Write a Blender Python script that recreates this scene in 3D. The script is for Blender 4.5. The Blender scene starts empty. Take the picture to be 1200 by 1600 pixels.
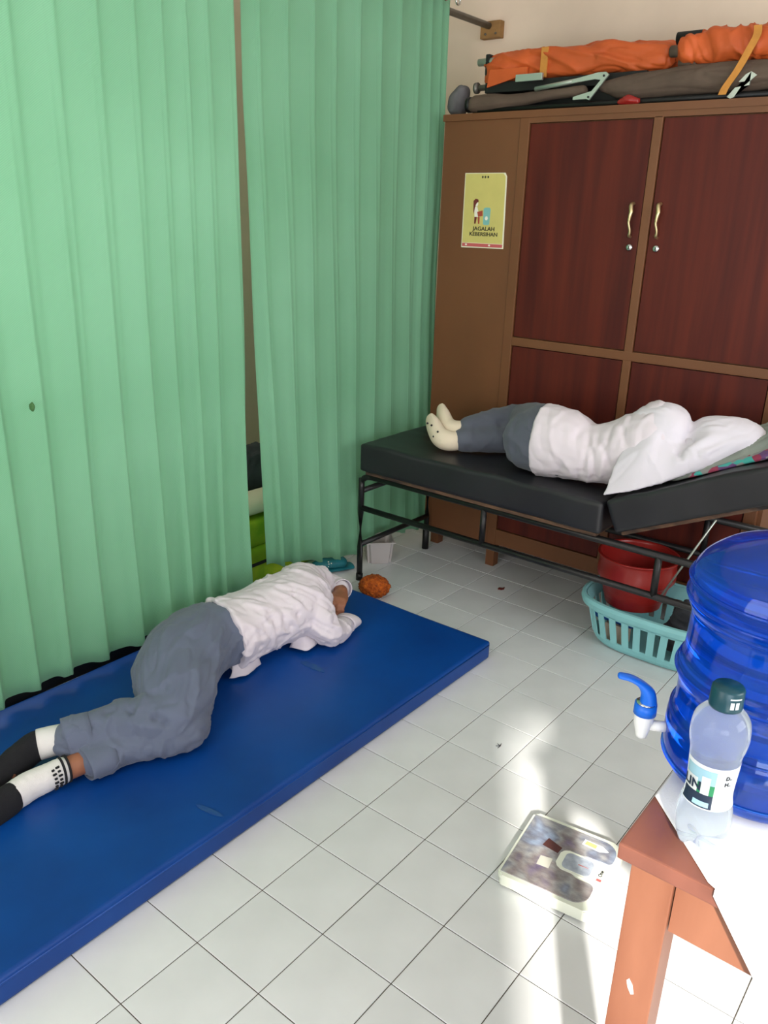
import bpy, bmesh, math, random
from mathutils import Vector, Matrix, noise
random.seed(7)
S = bpy.context.scene
C = S.collection
PI = math.pi

# ------------------------------------------------------------------ camera
CAM = Vector((-0.66347, -1.16817, 1.55054))
Rr = Vector((0.62445363, -0.78041169, 0.03186313))
Rd = Vector((-0.24596295, -0.23520109, -0.94030988))
Rf = Vector((0.74132307, 0.57934277, -0.33882454))
cd = bpy.data.cameras.new('camera')
cam = bpy.data.objects.new('camera', cd)
C.objects.link(cam)
M = Matrix(((Rr.x, -Rd.x, -Rf.x, CAM.x), (Rr.y, -Rd.y, -Rf.y, CAM.y), (Rr.z, -Rd.z, -Rf.z, CAM.z), (0, 0, 0, 1)))
cam.matrix_world = M
cd.sensor_fit = 'VERTICAL'
cd.sensor_height = 36.0
cd.sensor_width = 27.0
cd.lens = 1274.8 / 1600 * 36.0
cd.clip_start = 0.02
S.camera = cam

# ------------------------------------------------------------------ light
S.view_settings.view_transform = 'Standard'
S.view_settings.look = 'None'
S.view_settings.gamma = 1.0
S.view_settings.use_curve_mapping = False
S.view_settings.exposure = -0.2
W = bpy.data.worlds.new('sky'); S.world = W
W.use_nodes = True
bg = W.node_tree.nodes['Background']
bg.inputs[0].default_value = (0.72, 0.84, 1.0, 1)
bg.inputs[1].default_value = 2.2
SUN_AZ, SUN_EL = math.radians(31.3), math.radians(31.5)
sd = Vector((math.cos(SUN_AZ) * math.cos(SUN_EL), math.sin(SUN_AZ) * math.cos(SUN_EL), -math.sin(SUN_EL)))
sl = bpy.data.lights.new('sun', 'SUN'); sl.energy = 12.5; sl.angle = math.radians(2.6); sl.color = (1.0, 0.95, 0.87)
so = bpy.data.objects.new('sun', sl); C.objects.link(so)
so.rotation_euler = sd.to_track_quat('-Z', 'Y').to_euler()
so.location = (-4, -5, 4)
def area(name, loc, target, sx, sy, power, col):
    l = bpy.data.lights.new(name, 'AREA'); l.shape = 'RECTANGLE'; l.size = sx; l.size_y = sy
    l.energy = power; l.color = col
    o = bpy.data.objects.new(name, l); C.objects.link(o)
    o.location = loc
    o.rotation_euler = (Vector(target) - Vector(loc)).to_track_quat('-Z', 'Z').to_euler()
    return o
# doorway lamp for sky light; the unseen windows' lamps are added fill
area('door_daylight', (-1.66, -2.55, 1.2), (0.0, -2.55, 1.2), 0.98, 2.2, 62, (0.80, 0.90, 1.0))
area('front_fill', (-1.62, -0.1, 1.75), (1.0, -0.1, 1.75), 2.2, 1.1, 34, (1.0, 0.97, 0.93))  # added behind the camera for frontal light
area('side_fill', (0.9, -3.02, 1.75), (0.9, 0.0, 1.75), 1.8, 1.1, 62, (0.92, 0.96, 1.0))  # added fill from the right for bed and curtains
area('curtain_backlight', (0.2, 2.24, 1.65), (0.2, 0.0, 1.65), 2.0, 1.2, 20, (1.0, 0.98, 0.92))  # added backlight to brighten the translucent curtains

# ------------------------------------------------------------------ helpers
WL = {}
def lin(c):
    return tuple((x / 12.92 if x <= 0.04045 else ((x + 0.055) / 1.055) ** 2.4) for x in (v / 255 for v in c))
MATS = {}
def mat(name, rgb, rough=0.6, var=0.0, vscale=(8, 8, 8), bump=0.0, bscale=60.0, metal=0.0, spec=0.5, trans=0.0, ior=1.45, coat=0.0, sheen=0.0, rgb2=None, detail=4.0, subs=0.0, randv=0.0, translucent=0.0):
    m = bpy.data.materials.new(name); m.use_nodes = True
    nt = m.node_tree; n = nt.nodes; L = nt.links
    b = n['Principled BSDF']
    col = lin(rgb)
    b.inputs['Base Color'].default_value = (*col, 1)
    b.inputs['Roughness'].default_value = rough
    b.inputs['Metallic'].default_value = metal
    b.inputs['Specular IOR Level'].default_value = spec
    b.inputs['IOR'].default_value = ior
    b.inputs['Transmission Weight'].default_value = trans
    b.inputs['Coat Weight'].default_value = coat
    b.inputs['Sheen Weight'].default_value = sheen
    tc = n.new('ShaderNodeTexCoord')
    if var > 0 or rgb2:
        mp = n.new('ShaderNodeMapping'); mp.inputs['Scale'].default_value = vscale
        L.new(tc.outputs['Object'], mp.inputs[0])
        nz = n.new('ShaderNodeTexNoise'); nz.inputs['Scale'].default_value = 1.0; nz.inputs['Detail'].default_value = detail
        L.new(mp.outputs[0], nz.inputs['Vector'])
        rp = n.new('ShaderNodeValToRGB')
        c2 = lin(rgb2) if rgb2 else tuple(max(0, x * (1 - var)) for x in col)
        c1 = col if rgb2 else tuple(min(1, x * (1 + var)) for x in col)
        rp.color_ramp.elements[0].position = 0.32; rp.color_ramp.elements[1].position = 0.68
        rp.color_ramp.elements[0].color = (*c2, 1); rp.color_ramp.elements[1].color = (*c1, 1)
        L.new(nz.outputs['Fac'], rp.inputs[0])
        out = rp.outputs[0]
        if randv > 0:
            oi = n.new('ShaderNodeObjectInfo')
            ma = n.new('ShaderNodeMapRange'); ma.inputs[3].default_value = 1 - randv; ma.inputs[4].default_value = 1 + randv
            L.new(oi.outputs['Random'], ma.inputs[0])
            hs = n.new('ShaderNodeHueSaturation'); L.new(ma.outputs[0], hs.inputs['Value']); L.new(out, hs.inputs['Color'])
            out = hs.outputs[0]
        L.new(out, b.inputs['Base Color'])
    if bump > 0:
        nb = n.new('ShaderNodeTexNoise'); nb.inputs['Scale'].default_value = bscale; nb.inputs['Detail'].default_value = 3
        L.new(tc.outputs['Object'], nb.inputs['Vector'])
        bp = n.new('ShaderNodeBump'); bp.inputs['Strength'].default_value = bump; bp.inputs['Distance'].default_value = 0.01
        L.new(nb.outputs['Fac'], bp.inputs['Height']); L.new(bp.outputs[0], b.inputs['Normal'])
    if translucent > 0:
        tr = n.new('ShaderNodeBsdfTranslucent'); tr.inputs[0].default_value = (*col, 1)
        mx = n.new('ShaderNodeMixShader'); mx.inputs[0].default_value = translucent
        L.new(b.outputs[0], mx.inputs[1]); L.new(tr.outputs[0], mx.inputs[2])
        L.new(mx.outputs[0], n['Material Output'].inputs[0])
    MATS[name] = m
    return m

def link(name, me, m=None, parent=None, smooth=False, kind=None, label=None):
    o = bpy.data.objects.new(name, me)
    C.objects.link(o)
    if m is not None:
        if isinstance(m, (list, tuple)):
            for q in m: me.materials.append(q)
        else:
            me.materials.append(m)
    if parent is not None:
        w = WL.get(parent, Vector((0, 0, 0)))
        me.transform(Matrix.Translation(-w))
        o.parent = parent
        WL[o] = w
    if smooth:
        for p in me.polygons: p.use_smooth = True
    if kind: o['kind'] = kind
    if label: o['label'] = label
    return o
def thing(name, label, cat, loc, group=None):
    o = bpy.data.objects.new(name, None); C.objects.link(o)
    o.empty_display_size = 0.1
    o.location = loc; WL[o] = Vector(loc)
    o['label'] = label; o['category'] = cat
    if group: o['group'] = group
    return o
def tag(o, label, cat, group=None):
    o['label'] = label; o['category'] = cat
    if group: o['group'] = group
    return o

def bm2me(bm, name='mesh'):
    bmesh.ops.recalc_face_normals(bm, faces=bm.faces[:])
    me = bpy.data.meshes.new(name); bm.to_mesh(me); bm.free()
    return me
def box_bm(bm, lo, hi, bev=0.0, seg=2, mtx=None):
    lo, hi = Vector(lo), Vector(hi)
    r = bmesh.ops.create_cube(bm, size=1.0)
    vs = r['verts']
    for v in vs:
        v.co = Vector(((lo[i] + hi[i]) / 2 + v.co[i] * (hi[i] - lo[i]) for i in range(3)))
    if bev > 0:
        es = list({e for v in vs for e in v.link_edges})
        r2 = bmesh.ops.bevel(bm, geom=es, offset=bev, segments=seg, profile=0.7, affect='EDGES')
        vs = list({v for f in r2['faces'] for v in f.verts} | {v for v in vs if v.is_valid})
    if mtx is not None:
        for v in vs: v.co = mtx @ v.co
    return vs
def box(name, lo, hi, m, parent=None, bev=0.0, seg=2, mtx=None, **k):
    bm = bmesh.new(); box_bm(bm, lo, hi, bev, seg, mtx)
    return link(name, bm2me(bm, name), m, parent, **k)
def catmull(pts, sub):
    out = []
    P = [Vector(p) for p in pts]
    for i in range(len(P) - 1):
        p0 = P[i - 1] if i > 0 else P[i] * 2 - P[i + 1]
        p1, p2 = P[i], P[i + 1]
        p3 = P[i + 2] if i + 2 < len(P) else P[i + 1] * 2 - P[i]
        for k in range(sub):
            t = k / sub
            out.append(0.5 * ((2 * p1) + (p2 - p0) * t + (2 * p0 - 5 * p1 + 4 * p2 - p3) * t * t + (3 * p1 - p0 - 3 * p2 + p3) * t ** 3))
    out.append(P[-1].copy())
    return out
def loft_bm(bm, secs, n=16, sub=4, caps=True, round_caps=True, up=(0, 0, 1), power=2.0):
    """secs: list of (x,y,z, a, b): a = sideways half width, b = half height"""
    v7 = []
    pos = catmull([s[:3] for s in secs], sub)
    rad = catmull([(s[3], s[4] if len(s) > 4 else s[3], 0) for s in secs], sub)
    N = len(pos)
    rings = []
    U0 = Vector(up)
    def ring(p, t, a, b):
        sx = t.cross(U0)
        if sx.length < 1e-4: sx = t.cross(Vector((0, 1, 0.01)))
        sx.normalize(); u = sx.cross(t).normalized()
        r = []
        for k in range(n):
            th = 2 * PI * k / n
            c_, s_ = math.cos(th), math.sin(th)
            cc = math.copysign(abs(c_) ** (2 / power), c_); ss = math.copysign(abs(s_) ** (2 / power), s_)
            r.append(bm.verts.new(p + sx * a * cc + u * b * ss))
        return r
    for i in range(N):
        t = (pos[min(i + 1, N - 1)] - pos[max(i - 1, 0)]).normalized()
        a, b = max(rad[i].x, 1e-4), max(rad[i].y, 1e-4)
        if i == 0 and caps and round_caps:
            m_ = min(a, b)
            for q in (0.92, 0.7, 0.38):
                c_ = math.sqrt(1 - q * q)
                rings.append(ring(pos[0] - t * m_ * q, t, a * c_, b * c_))
        rings.append(ring(pos[i], t, a, b))
        if i == N - 1 and caps and round_caps:
            m_ = min(a, b)
            for q in (0.38, 0.7, 0.92):
                c_ = math.sqrt(1 - q * q)
                rings.append(ring(pos[-1] + t * m_ * q, t, a * c_, b * c_))
    for i in range(len(rings) - 1):
        for k in range(n):
            bm.faces.new((rings[i][k], rings[i][(k + 1) % n], rings[i + 1][(k + 1) % n], rings[i + 1][k]))
    if caps:
        bm.faces.new(rings[0][::-1]); bm.faces.new(rings[-1])
    return rings
def tube(name, pts, r, m, parent=None, n=10, sub=1, **k):
    bm = bmesh.new()
    secs = [(*p, r if not isinstance(r, (list, tuple)) else r[i]) for i, p in enumerate(pts)]
    loft_bm(bm, secs, n=n, sub=sub, round_caps=False)
    k.setdefault('smooth', True)
    return link(name, bm2me(bm, name), m, parent, **k)
def lathe_bm(bm, prof, center, n=40, close=True):
    cx, cy, cz = center
    rings = []
    for r, h in prof:
        rings.append([bm.verts.new((cx + r * math.cos(2 * PI * k / n), cy + r * math.sin(2 * PI * k / n), cz + h)) for k in range(n)])
    for i in range(len(rings) - 1):
        for k in range(n):
            bm.faces.new((rings[i][k], rings[i][(k + 1) % n], rings[i + 1][(k + 1) % n], rings[i + 1][k]))
    if close:
        bm.faces.new(rings[0][::-1]); bm.faces.new(rings[-1])
    return rings
def smooth_prof(prof, sub=4):
    return [(p.x, p.y) for p in catmull([(a, b, 0) for a, b in prof], sub)]
def prism(name, pts2, lo, hi, axis, m, parent=None, **k):
    """extrude a 2-D outline along axis x / y / z between lo and hi"""
    bm = bmesh.new()
    def P(a, b, h):
        return {'x': (h, a, b), 'y': (a, h, b), 'z': (a, b, h)}[axis]
    A = [bm.verts.new(P(a, b, lo)) for a, b in pts2]
    B = [bm.verts.new(P(a, b, hi)) for a, b in pts2]
    n = len(pts2)
    bm.faces.new(A[::-1]); bm.faces.new(B)
    for i in range(n):
        bm.faces.new((A[i], A[(i + 1) % n], B[(i + 1) % n], B[i]))
    return link(name, bm2me(bm, name), m, parent, **k)
def remesh(bm, voxel, smooth_it=4):
    me = bm2me(bm, 'tmp')
    o = bpy.data.objects.new('tmp', me); C.objects.link(o)
    md = o.modifiers.new('r', 'REMESH'); md.mode = 'VOXEL'; md.voxel_size = voxel
    if smooth_it:
        sm = o.modifiers.new('s', 'SMOOTH'); sm.factor = 0.5; sm.iterations = smooth_it
    dg = bpy.context.evaluated_depsgraph_get()
    out = bpy.data.meshes.new_from_object(o.evaluated_get(dg))
    bpy.data.objects.remove(o); bpy.data.meshes.remove(me)
    return out
def wrinkle(me, amp, axis, long_s, cross_s, seed=0.0, folds=(), fine=0.0, floor=None):
    """cloth creases: noise stretched along `axis`, plus explicit fold segments (p0, p1, width, depth)"""
    ax = Vector(axis).normalized()
    o1 = ax.orthogonal().normalized(); o2 = ax.cross(o1)
    vs = me.vertices
    nor = [v.normal.copy() for v in vs]
    F = [(Vector(a), Vector(b), w, d) for a, b, w, d in folds]
    for v, nn in zip(vs, nor):
        p = v.co
        q = Vector((p.dot(ax) * long_s + seed, p.dot(o1) * cross_s, p.dot(o2) * cross_s))
        q += Vector((0.0, 0.35, 0.35)) * noise.noise(p * 5 + Vector((seed, 0, 0)))
        h = noise.noise(q); h2 = noise.noise(q * 1.9 + Vector((5, 3, 1)))
        d = amp * (0.9 * (1 - min(1, abs(h) * 3.0)) ** 2 - 0.55 * (1 - min(1, abs(h2) * 3.5)) ** 2 + 0.5 * h2)
        if fine: d += fine * noise.noise(p * 60)
        vd = (p - CAM).normalized(); facing = nn.dot(vd) < 0.1
        for a, b, w, dep in (F if facing else ()):
            ab = b - a
            t = max(0, min(1, (p - a).dot(ab) / ab.length_squared))
            wv_ = p - (a + ab * t); al = wv_.dot(vd)
            if abs(al) > 0.16: continue
            dist = (wv_ - vd * al).length
            if dist < 3 * w:
                d += dep * math.exp(-(dist / w) ** 2) * 0.75
        v.co = p + nn * d
        if floor is not None and v.co.z < floor: v.co.z = floor
    me.update()
def text_mesh(body, size, extrude=0.0003):
    cu = bpy.data.curves.new('t', 'FONT'); cu.body = body; cu.size = size; cu.extrude = extrude
    cu.offset = size * 0.022; cu.align_x = 'CENTER'; cu.align_y = 'CENTER'; cu.resolution_u = 3
    o = bpy.data.objects.new('t', cu); C.objects.link(o)
    dg = bpy.context.evaluated_depsgraph_get(); dg.update()
    me = bpy.data.meshes.new_from_object(o.evaluated_get(dg))
    bpy.data.objects.remove(o); bpy.data.curves.remove(cu)
    return me

# ------------------------------------------------------------------ materials
M_tile = mat('glazed_tile', (216, 217, 218), 0.3, var=0.05, vscale=(5, 5, 5), randv=0.03, spec=0.45)
M_grout = mat('grout', (78, 70, 62), 0.9, var=0.2)
M_wall = mat('cream_plaster', (226, 206, 186), 0.85, var=0.06, vscale=(2.5, 2.5, 2.5), bump=0.08, bscale=30)
M_ceil = mat('white_ceiling', (232, 230, 224), 0.9)
M_frost = mat('frosted_pane', (225, 232, 235), 0.5)
M_white_paint = mat('white_paint', (225, 225, 220), 0.5)
M_brown = mat('brown_paint', (112, 70, 42), 0.5, var=0.10, vscale=(3, 3, 2), bump=0.05, bscale=25)
M_mahog = mat('mahogany', (94, 34, 22), 0.5, rgb2=(70, 22, 18), vscale=(22, 22, 1.3), detail=8, spec=0.3)
M_brass = mat('brass', (226, 206, 160), 0.42, metal=1.0)
M_chrome = mat('chrome', (200, 200, 200), 0.2, metal=1.0)
M_bluevinyl = mat('blue_vinyl', (2, 68, 146), 0.42, rgb2=(2, 56, 128), vscale=(4, 4, 4), bump=0.05, bscale=14, spec=0.4)
M_blackvinyl = mat('black_vinyl', (33, 33, 37), 0.42, var=0.2, vscale=(5, 5, 5), bump=0.06, bscale=16)
M_blacksteel = mat('black_steel', (24, 23, 24), 0.4, var=0.25, vscale=(20, 20, 20))
M_board = mat('raw_board', (120, 88, 66), 0.85, rgb2=(36, 31, 30), vscale=(6, 7, 30))
M_trouser = mat('grey_trouser_cloth', (96, 104, 124), 0.9, var=0.07, vscale=(10, 10, 10), bump=0.12, bscale=500, sheen=0.15)
M_trouser2 = mat('grey_trouser_cloth_dark', (88, 92, 104), 0.9, var=0.07, vscale=(10, 10, 10), bump=0.12, bscale=500, sheen=0.15)
M_shirt = mat('white_shirt_cloth', (216, 206, 212), 0.9, var=0.02, vscale=(6, 6, 6), bump=0.08, bscale=420, sheen=0.1)
M_scarf = mat('white_scarf_cloth', (218, 212, 220), 0.92, var=0.02, vscale=(5, 5, 5), bump=0.08, bscale=420, sheen=0.1)
M_skin = mat('skin', (152, 98, 72), 0.55, var=0.08, vscale=(25, 25, 25))
M_hair = mat('black_hair', (18, 15, 14), 0.5)
M_sockw = mat('white_sock', (224, 220, 218), 0.95, bump=0.2, bscale=350)
M_sockb = mat('black_sock', (26, 26, 30), 0.95, bump=0.2, bscale=350)
M_sockc = mat('cream_sock', (226, 210, 186), 0.95, bump=0.2, bscale=350)
M_dark = mat('dark_print', (30, 30, 34), 0.8)
M_orange = mat('orange_tarp', (196, 88, 38), 0.55, var=0.14, vscale=(7, 7, 7), bump=0.1, bscale=40)
M_yellow = mat('yellow_strap', (196, 132, 56), 0.7, var=0.1, vscale=(30, 30, 30))
M_canvas = mat('brown_canvas', (92, 76, 64), 0.9, var=0.18, vscale=(8, 8, 8), bump=0.15, bscale=60)
M_alu = mat('aluminium', (190, 200, 190), 0.38, metal=0.7)
M_black = mat('black_plastic', (18, 18, 18), 0.5)
M_grey = mat('grey_cloth', (105, 102, 104), 0.9, var=0.12, vscale=(10, 10, 10), bump=0.1, bscale=80)
M_red = mat('red_plastic', (148, 36, 32), 0.28, var=0.08, vscale=(5, 5, 5))
M_turq = mat('turquoise_plastic', (142, 204, 208), 0.42, var=0.05, vscale=(5, 5, 5))
M_wood = mat('table_wood', (130, 84, 62), 0.45, rgb2=(110, 66, 46), vscale=(14, 14, 2.5), detail=7)
M_woodtop = mat('table_top_wood', (114, 70, 57), 0.32, rgb2=(96, 58, 47), vscale=(3, 14, 14), detail=7)
M_clothw = mat('white_tablecloth', (236, 236, 240), 0.9, bump=0.06, bscale=300)
M_scalew = mat('white_enamel', (226, 230, 216), 0.3)
M_teal = mat('teal_plastic', (24, 110, 122), 0.5)
M_pipe = mat('steel_pipe', (112, 108, 100), 0.45, metal=0.5, var=0.15, vscale=(20, 20, 20))
M_block = mat('wood_block', (150, 112, 66), 0.75, var=0.2, vscale=(30, 6, 30))
M_lime = mat('lime_fabric', (172, 190, 36), 0.8, rgb2=(120, 160, 20), vscale=(9, 9, 9))
M_cream = mat('cream_pillow', (214, 206, 180), 0.9)
M_charcoal = mat('charcoal_cloth', (62, 62, 68), 0.95, var=0.25, vscale=(14, 14, 14))

def curtain_mat():
    m = bpy.data.materials.new('green_curtain_cloth'); m.use_nodes = True
    nt = m.node_tree; n = nt.nodes; L = nt.links
    b = n['Principled BSDF']; b.inputs['Roughness'].default_value = 0.6
    b.inputs['Sheen Weight'].default_value = 0.25
    tc = n.new('ShaderNodeTexCoord')
    mp = n.new('ShaderNodeMapping'); mp.inputs['Rotation'].default_value = (0, math.radians(38), 0)
    L.new(tc.outputs['Object'], mp.inputs[0])
    wv = n.new('ShaderNodeTexWave'); wv.inputs['Scale'].default_value = 70; wv.inputs['Distortion'].default_value = 0.6
    wv.bands_direction = 'Z'
    L.new(mp.outputs[0], wv.inputs['Vector'])
    nz = n.new('ShaderNodeTexNoise'); nz.inputs['Scale'].default_value = 1.6
    L.new(tc.outputs['Object'], nz.inputs['Vector'])
    rp = n.new('ShaderNodeValToRGB')
    rp.color_ramp.elements[0].color = (*lin((156, 213, 177)), 1); rp.color_ramp.elements[0].position = 0.3
    rp.color_ramp.elements[1].color = (*lin((170, 223, 191)), 1); rp.color_ramp.elements[1].position = 0.7
    L.new(nz.outputs['Fac'], rp.inputs[0])
    mx = n.new('ShaderNodeMix'); mx.data_type = 'RGBA'; mx.blend_type = 'MULTIPLY'; mx.inputs[0].default_value = 0.10
    L.new(rp.outputs[0], mx.inputs[6]); L.new(wv.outputs['Color'], mx.inputs[7])
    L.new(mx.outputs[2], b.inputs['Base Color'])
    bp = n.new('ShaderNodeBump'); bp.inputs['Strength'].default_value = 0.08; bp.inputs['Distance'].default_value = 0.004
    L.new(wv.outputs['Fac'], bp.inputs['Height']); L.new(bp.outputs[0], b.inputs['Normal'])
    tr = n.new('ShaderNodeBsdfTranslucent'); L.new(mx.outputs[2], tr.inputs[0])
    ms = n.new('ShaderNodeMixShader'); ms.inputs[0].default_value = 0.3
    L.new(b.outputs[0], ms.inputs[1]); L.new(tr.outputs[0], ms.inputs[2])
    L.new(ms.outputs[0], n['Material Output'].inputs[0])
    return m
M_curtain = curtain_mat()

def glass_mat(name, rgb, rough, ior, mixd=0.0, rgbd=None):
    m = bpy.data.materials.new(name); m.use_nodes = True
    nt = m.node_tree; n = nt.nodes; L = nt.links
    b = n['Principled BSDF']
    b.inputs['Base Color'].default_value = (*lin(rgb), 1)
    b.inputs['Roughness'].default_value = rough; b.inputs['IOR'].default_value = ior
    b.inputs['Transmission Weight'].default_value = 1.0
    if mixd:
        d = n.new('ShaderNodeBsdfTranslucent'); d.inputs[0].default_value = (*lin(rgbd or rgb), 1)
        d2 = n.new('ShaderNodeBsdfDiffuse'); d2.inputs[0].default_value = (*lin(rgbd or rgb), 1)
        ad = n.new('ShaderNodeMixShader'); ad.inputs[0].default_value = 0.5
        L.new(d.outputs[0], ad.inputs[1]); L.new(d2.outputs[0], ad.inputs[2])
        mx = n.new('ShaderNodeMixShader'); mx.inputs[0].default_value = mixd
        L.new(b.outputs[0], mx.inputs[1]); L.new(ad.outputs[0], mx.inputs[2])
        L.new(mx.outputs[0], n['Material Output'].inputs[0])
    return m
M_jug = glass_mat('blue_polycarbonate', (104, 178, 255), 0.04, 1.45, 0.20, (26, 124, 245))
M_jwater = glass_mat('jug_water', (150, 200, 255), 0.0, 1.33, 0.12, (30, 120, 240))
M_pet = glass_mat('clear_pet', (240, 248, 252), 0.02, 1.25, 0.24, (240, 246, 250))
M_water = glass_mat('water', (235, 245, 252), 0.0, 1.33, 0.25, (228, 240, 248))

# ------------------------------------------------------------------ room shell
XW0, XW1, YW0, YW1, ZC = -1.7, 3.0, -3.1, 2.3, 3.0
def struct(o):
    o['kind'] = 'structure'; return o
floor = struct(box('floor', (XW0, YW0, -0.10), (XW1, YW1, -0.0025), M_grout))
WL[floor] = Vector((0, 0, 0))
# tiles, 20 cm
bm = bmesh.new(); g = 0.0012
vs = box_bm(bm, (-0.1 + g, -0.1 + g, -0.006), (0.1 - g, 0.1 - g, 0.0))
top = [e for e in bm.edges if all(abs(v.co.z) < 1e-6 for v in e.verts)]
bmesh.ops.bevel(bm, geom=top, offset=0.0012, segments=1, affect='EDGES')
tile_me = bm2me(bm, 'tile'); tile_me.materials.append(M_tile)
def in_view(p):
    d = Vector(p) - CAM
    z = d.dot(Rf)
    if z < 0.15: return None
    u, v = 600 + 1274.8 * d.dot(Rr) / z, 800 + 1274.8 * d.dot(Rd) / z
    if -90 < u < 1290 and -90 < v < 1760: return z
    return None
cells = []
for i in range(-8, 15):
    for j in range(-15, 12):
        x, y = 0.1 + 0.2 * i, 0.1 + 0.2 * j
        cells.append((x, y))
near = []; rest = []
for x, y in cells:
    z = in_view((x, y, 0))
    hidden = y > 1.5 or (y > 0.28 and y < 0.95 and -0.1 < x < 1.6)
    if z is not None and not hidden: near.append((z, x, y))
    else: rest.append((x, y))
near.sort()
for k, (z, x, y) in enumerate(near):
    if k < 290:
        o = bpy.data.objects.new('tile', tile_me); C.objects.link(o)
        o.parent = floor; o.location = (x, y, random.uniform(-0.0004, 0.0))
    else: rest.append((x, y))
bm = bmesh.new()
for x, y in rest:
    box_bm(bm, (x - 0.1 + g, y - 0.1 + g, -0.006), (x + 0.1 - g, y + 0.1 - g, 0.0))
link('tile_field', bm2me(bm), M_tile, floor, kind='stuff')

struct(box('wall_back', (XW1, YW0 - 0.12, -0.1), (XW1 + 0.12, YW1 + 0.12, ZC), M_wall))
bm = bmesh.new()
box_bm(bm, (XW0 - 0.12, YW1, -0.1), (XW1, YW1 + 0.12, 1.0))
box_bm(bm, (XW0 - 0.12, YW1, 2.3), (XW1, YW1 + 0.12, ZC))
box_bm(bm, (XW0 - 0.12, YW1, 1.0), (-0.85, YW1 + 0.12, 2.3))
box_bm(bm, (1.25, YW1, 1.0), (XW1, YW1 + 0.12, 2.3))
struct(link('wall_left', bm2me(bm), M_wall))
struct(box('ceiling', (XW0 - 0.12, YW0 - 0.12, ZC), (XW1 + 0.12, YW1 + 0.12, ZC + 0.1), M_ceil))
DY0, DY1, DZ = -3.05, -2.03, 2.32          # doorway
bm = bmesh.new()
box_bm(bm, (XW0 - 0.12, DY1, -0.1), (XW0, YW1, 0.95))
box_bm(bm, (XW0 - 0.12, DY1, 0.95), (XW0, -1.25, ZC))
box_bm(bm, (XW0 - 0.12, 1.05, 0.95), (XW0, YW1, ZC))
box_bm(bm, (XW0 - 0.12, -1.25, 2.35), (XW0, 1.05, ZC))
box_bm(bm, (XW0 - 0.12, DY0, DZ), (XW0, DY1, ZC))
box_bm(bm, (XW0 - 0.12, YW0 - 0.12, -0.1), (XW0, DY0, ZC))
struct(link('wall_front', bm2me(bm), M_wall))
bm = bmesh.new()
box_bm(bm, (XW0, YW0 - 0.12, -0.1), (XW1, YW0, 1.15))
box_bm(bm, (XW0, YW0 - 0.12, 2.35), (XW1, YW0, ZC))
box_bm(bm, (XW0, YW0 - 0.12, 1.15), (-0.05, YW0, 2.35))
box_bm(bm, (1.85, YW0 - 0.12, 1.15), (XW1, YW0, 2.35))
struct(link('wall_right', bm2me(bm), M_wall))
def unseen_window(name, lo, hi, ax):  # unseen windows, added to give the fill lamps a source
    w = struct(bpy.data.objects.new(name, None)); C.objects.link(w)
    w.location = ((lo[0] + hi[0]) / 2, (lo[1] + hi[1]) / 2, lo[2]); WL[w] = Vector(w.location)
    box('pane', lo, hi, M_frost, w)  # opaque pane, put in to keep the sun out
    a0, a1 = lo[ax], hi[ax]
    for t in (0, 0.25, 0.5, 0.75, 1):
        c = a0 + (a1 - a0) * t
        l2, h2 = list(lo), list(hi)
        l2[ax] = max(a0, c - 0.025); h2[ax] = min(a1, c + 0.025)
        l2[1 - ax] -= 0.015; h2[1 - ax] += 0.015
        box('window_frame', l2, h2, M_white_paint, w)
unseen_window('unseen_window_1', (XW0 - 0.07, -1.25, 0.95), (XW0 - 0.05, 1.05, 2.35), 1)
unseen_window('unseen_window_3', (-0.85, YW1 + 0.05, 1.0), (1.25, YW1 + 0.07, 2.3), 0)
unseen_window('unseen_window_2', (-0.05, YW0 - 0.07, 1.15), (1.85, YW0 - 0.05, 2.35), 0)

# ------------------------------------------------------------------ curtain rod
rod = thing('curtain_rod', 'grey steel curtain pipe ending on a wooden block on the wall', 'curtain rod', (3.0, 1.135, 2.39))
tube('pipe', [(-1.69, 1.150, 2.395), (2.975, 1.150, 2.395)], 0.0145, M_pipe, rod)
box('wooden_block', (2.962, 1.09, 2.345), (2.999, 1.195, 2.415), M_block, rod, bev=0.003)
for yy in (1.11, 1.165):
    tube('screw', [(2.955, yy, 2.362), (2.97, yy, 2.362)], 0.005, M_pipe, rod, n=6)

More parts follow.
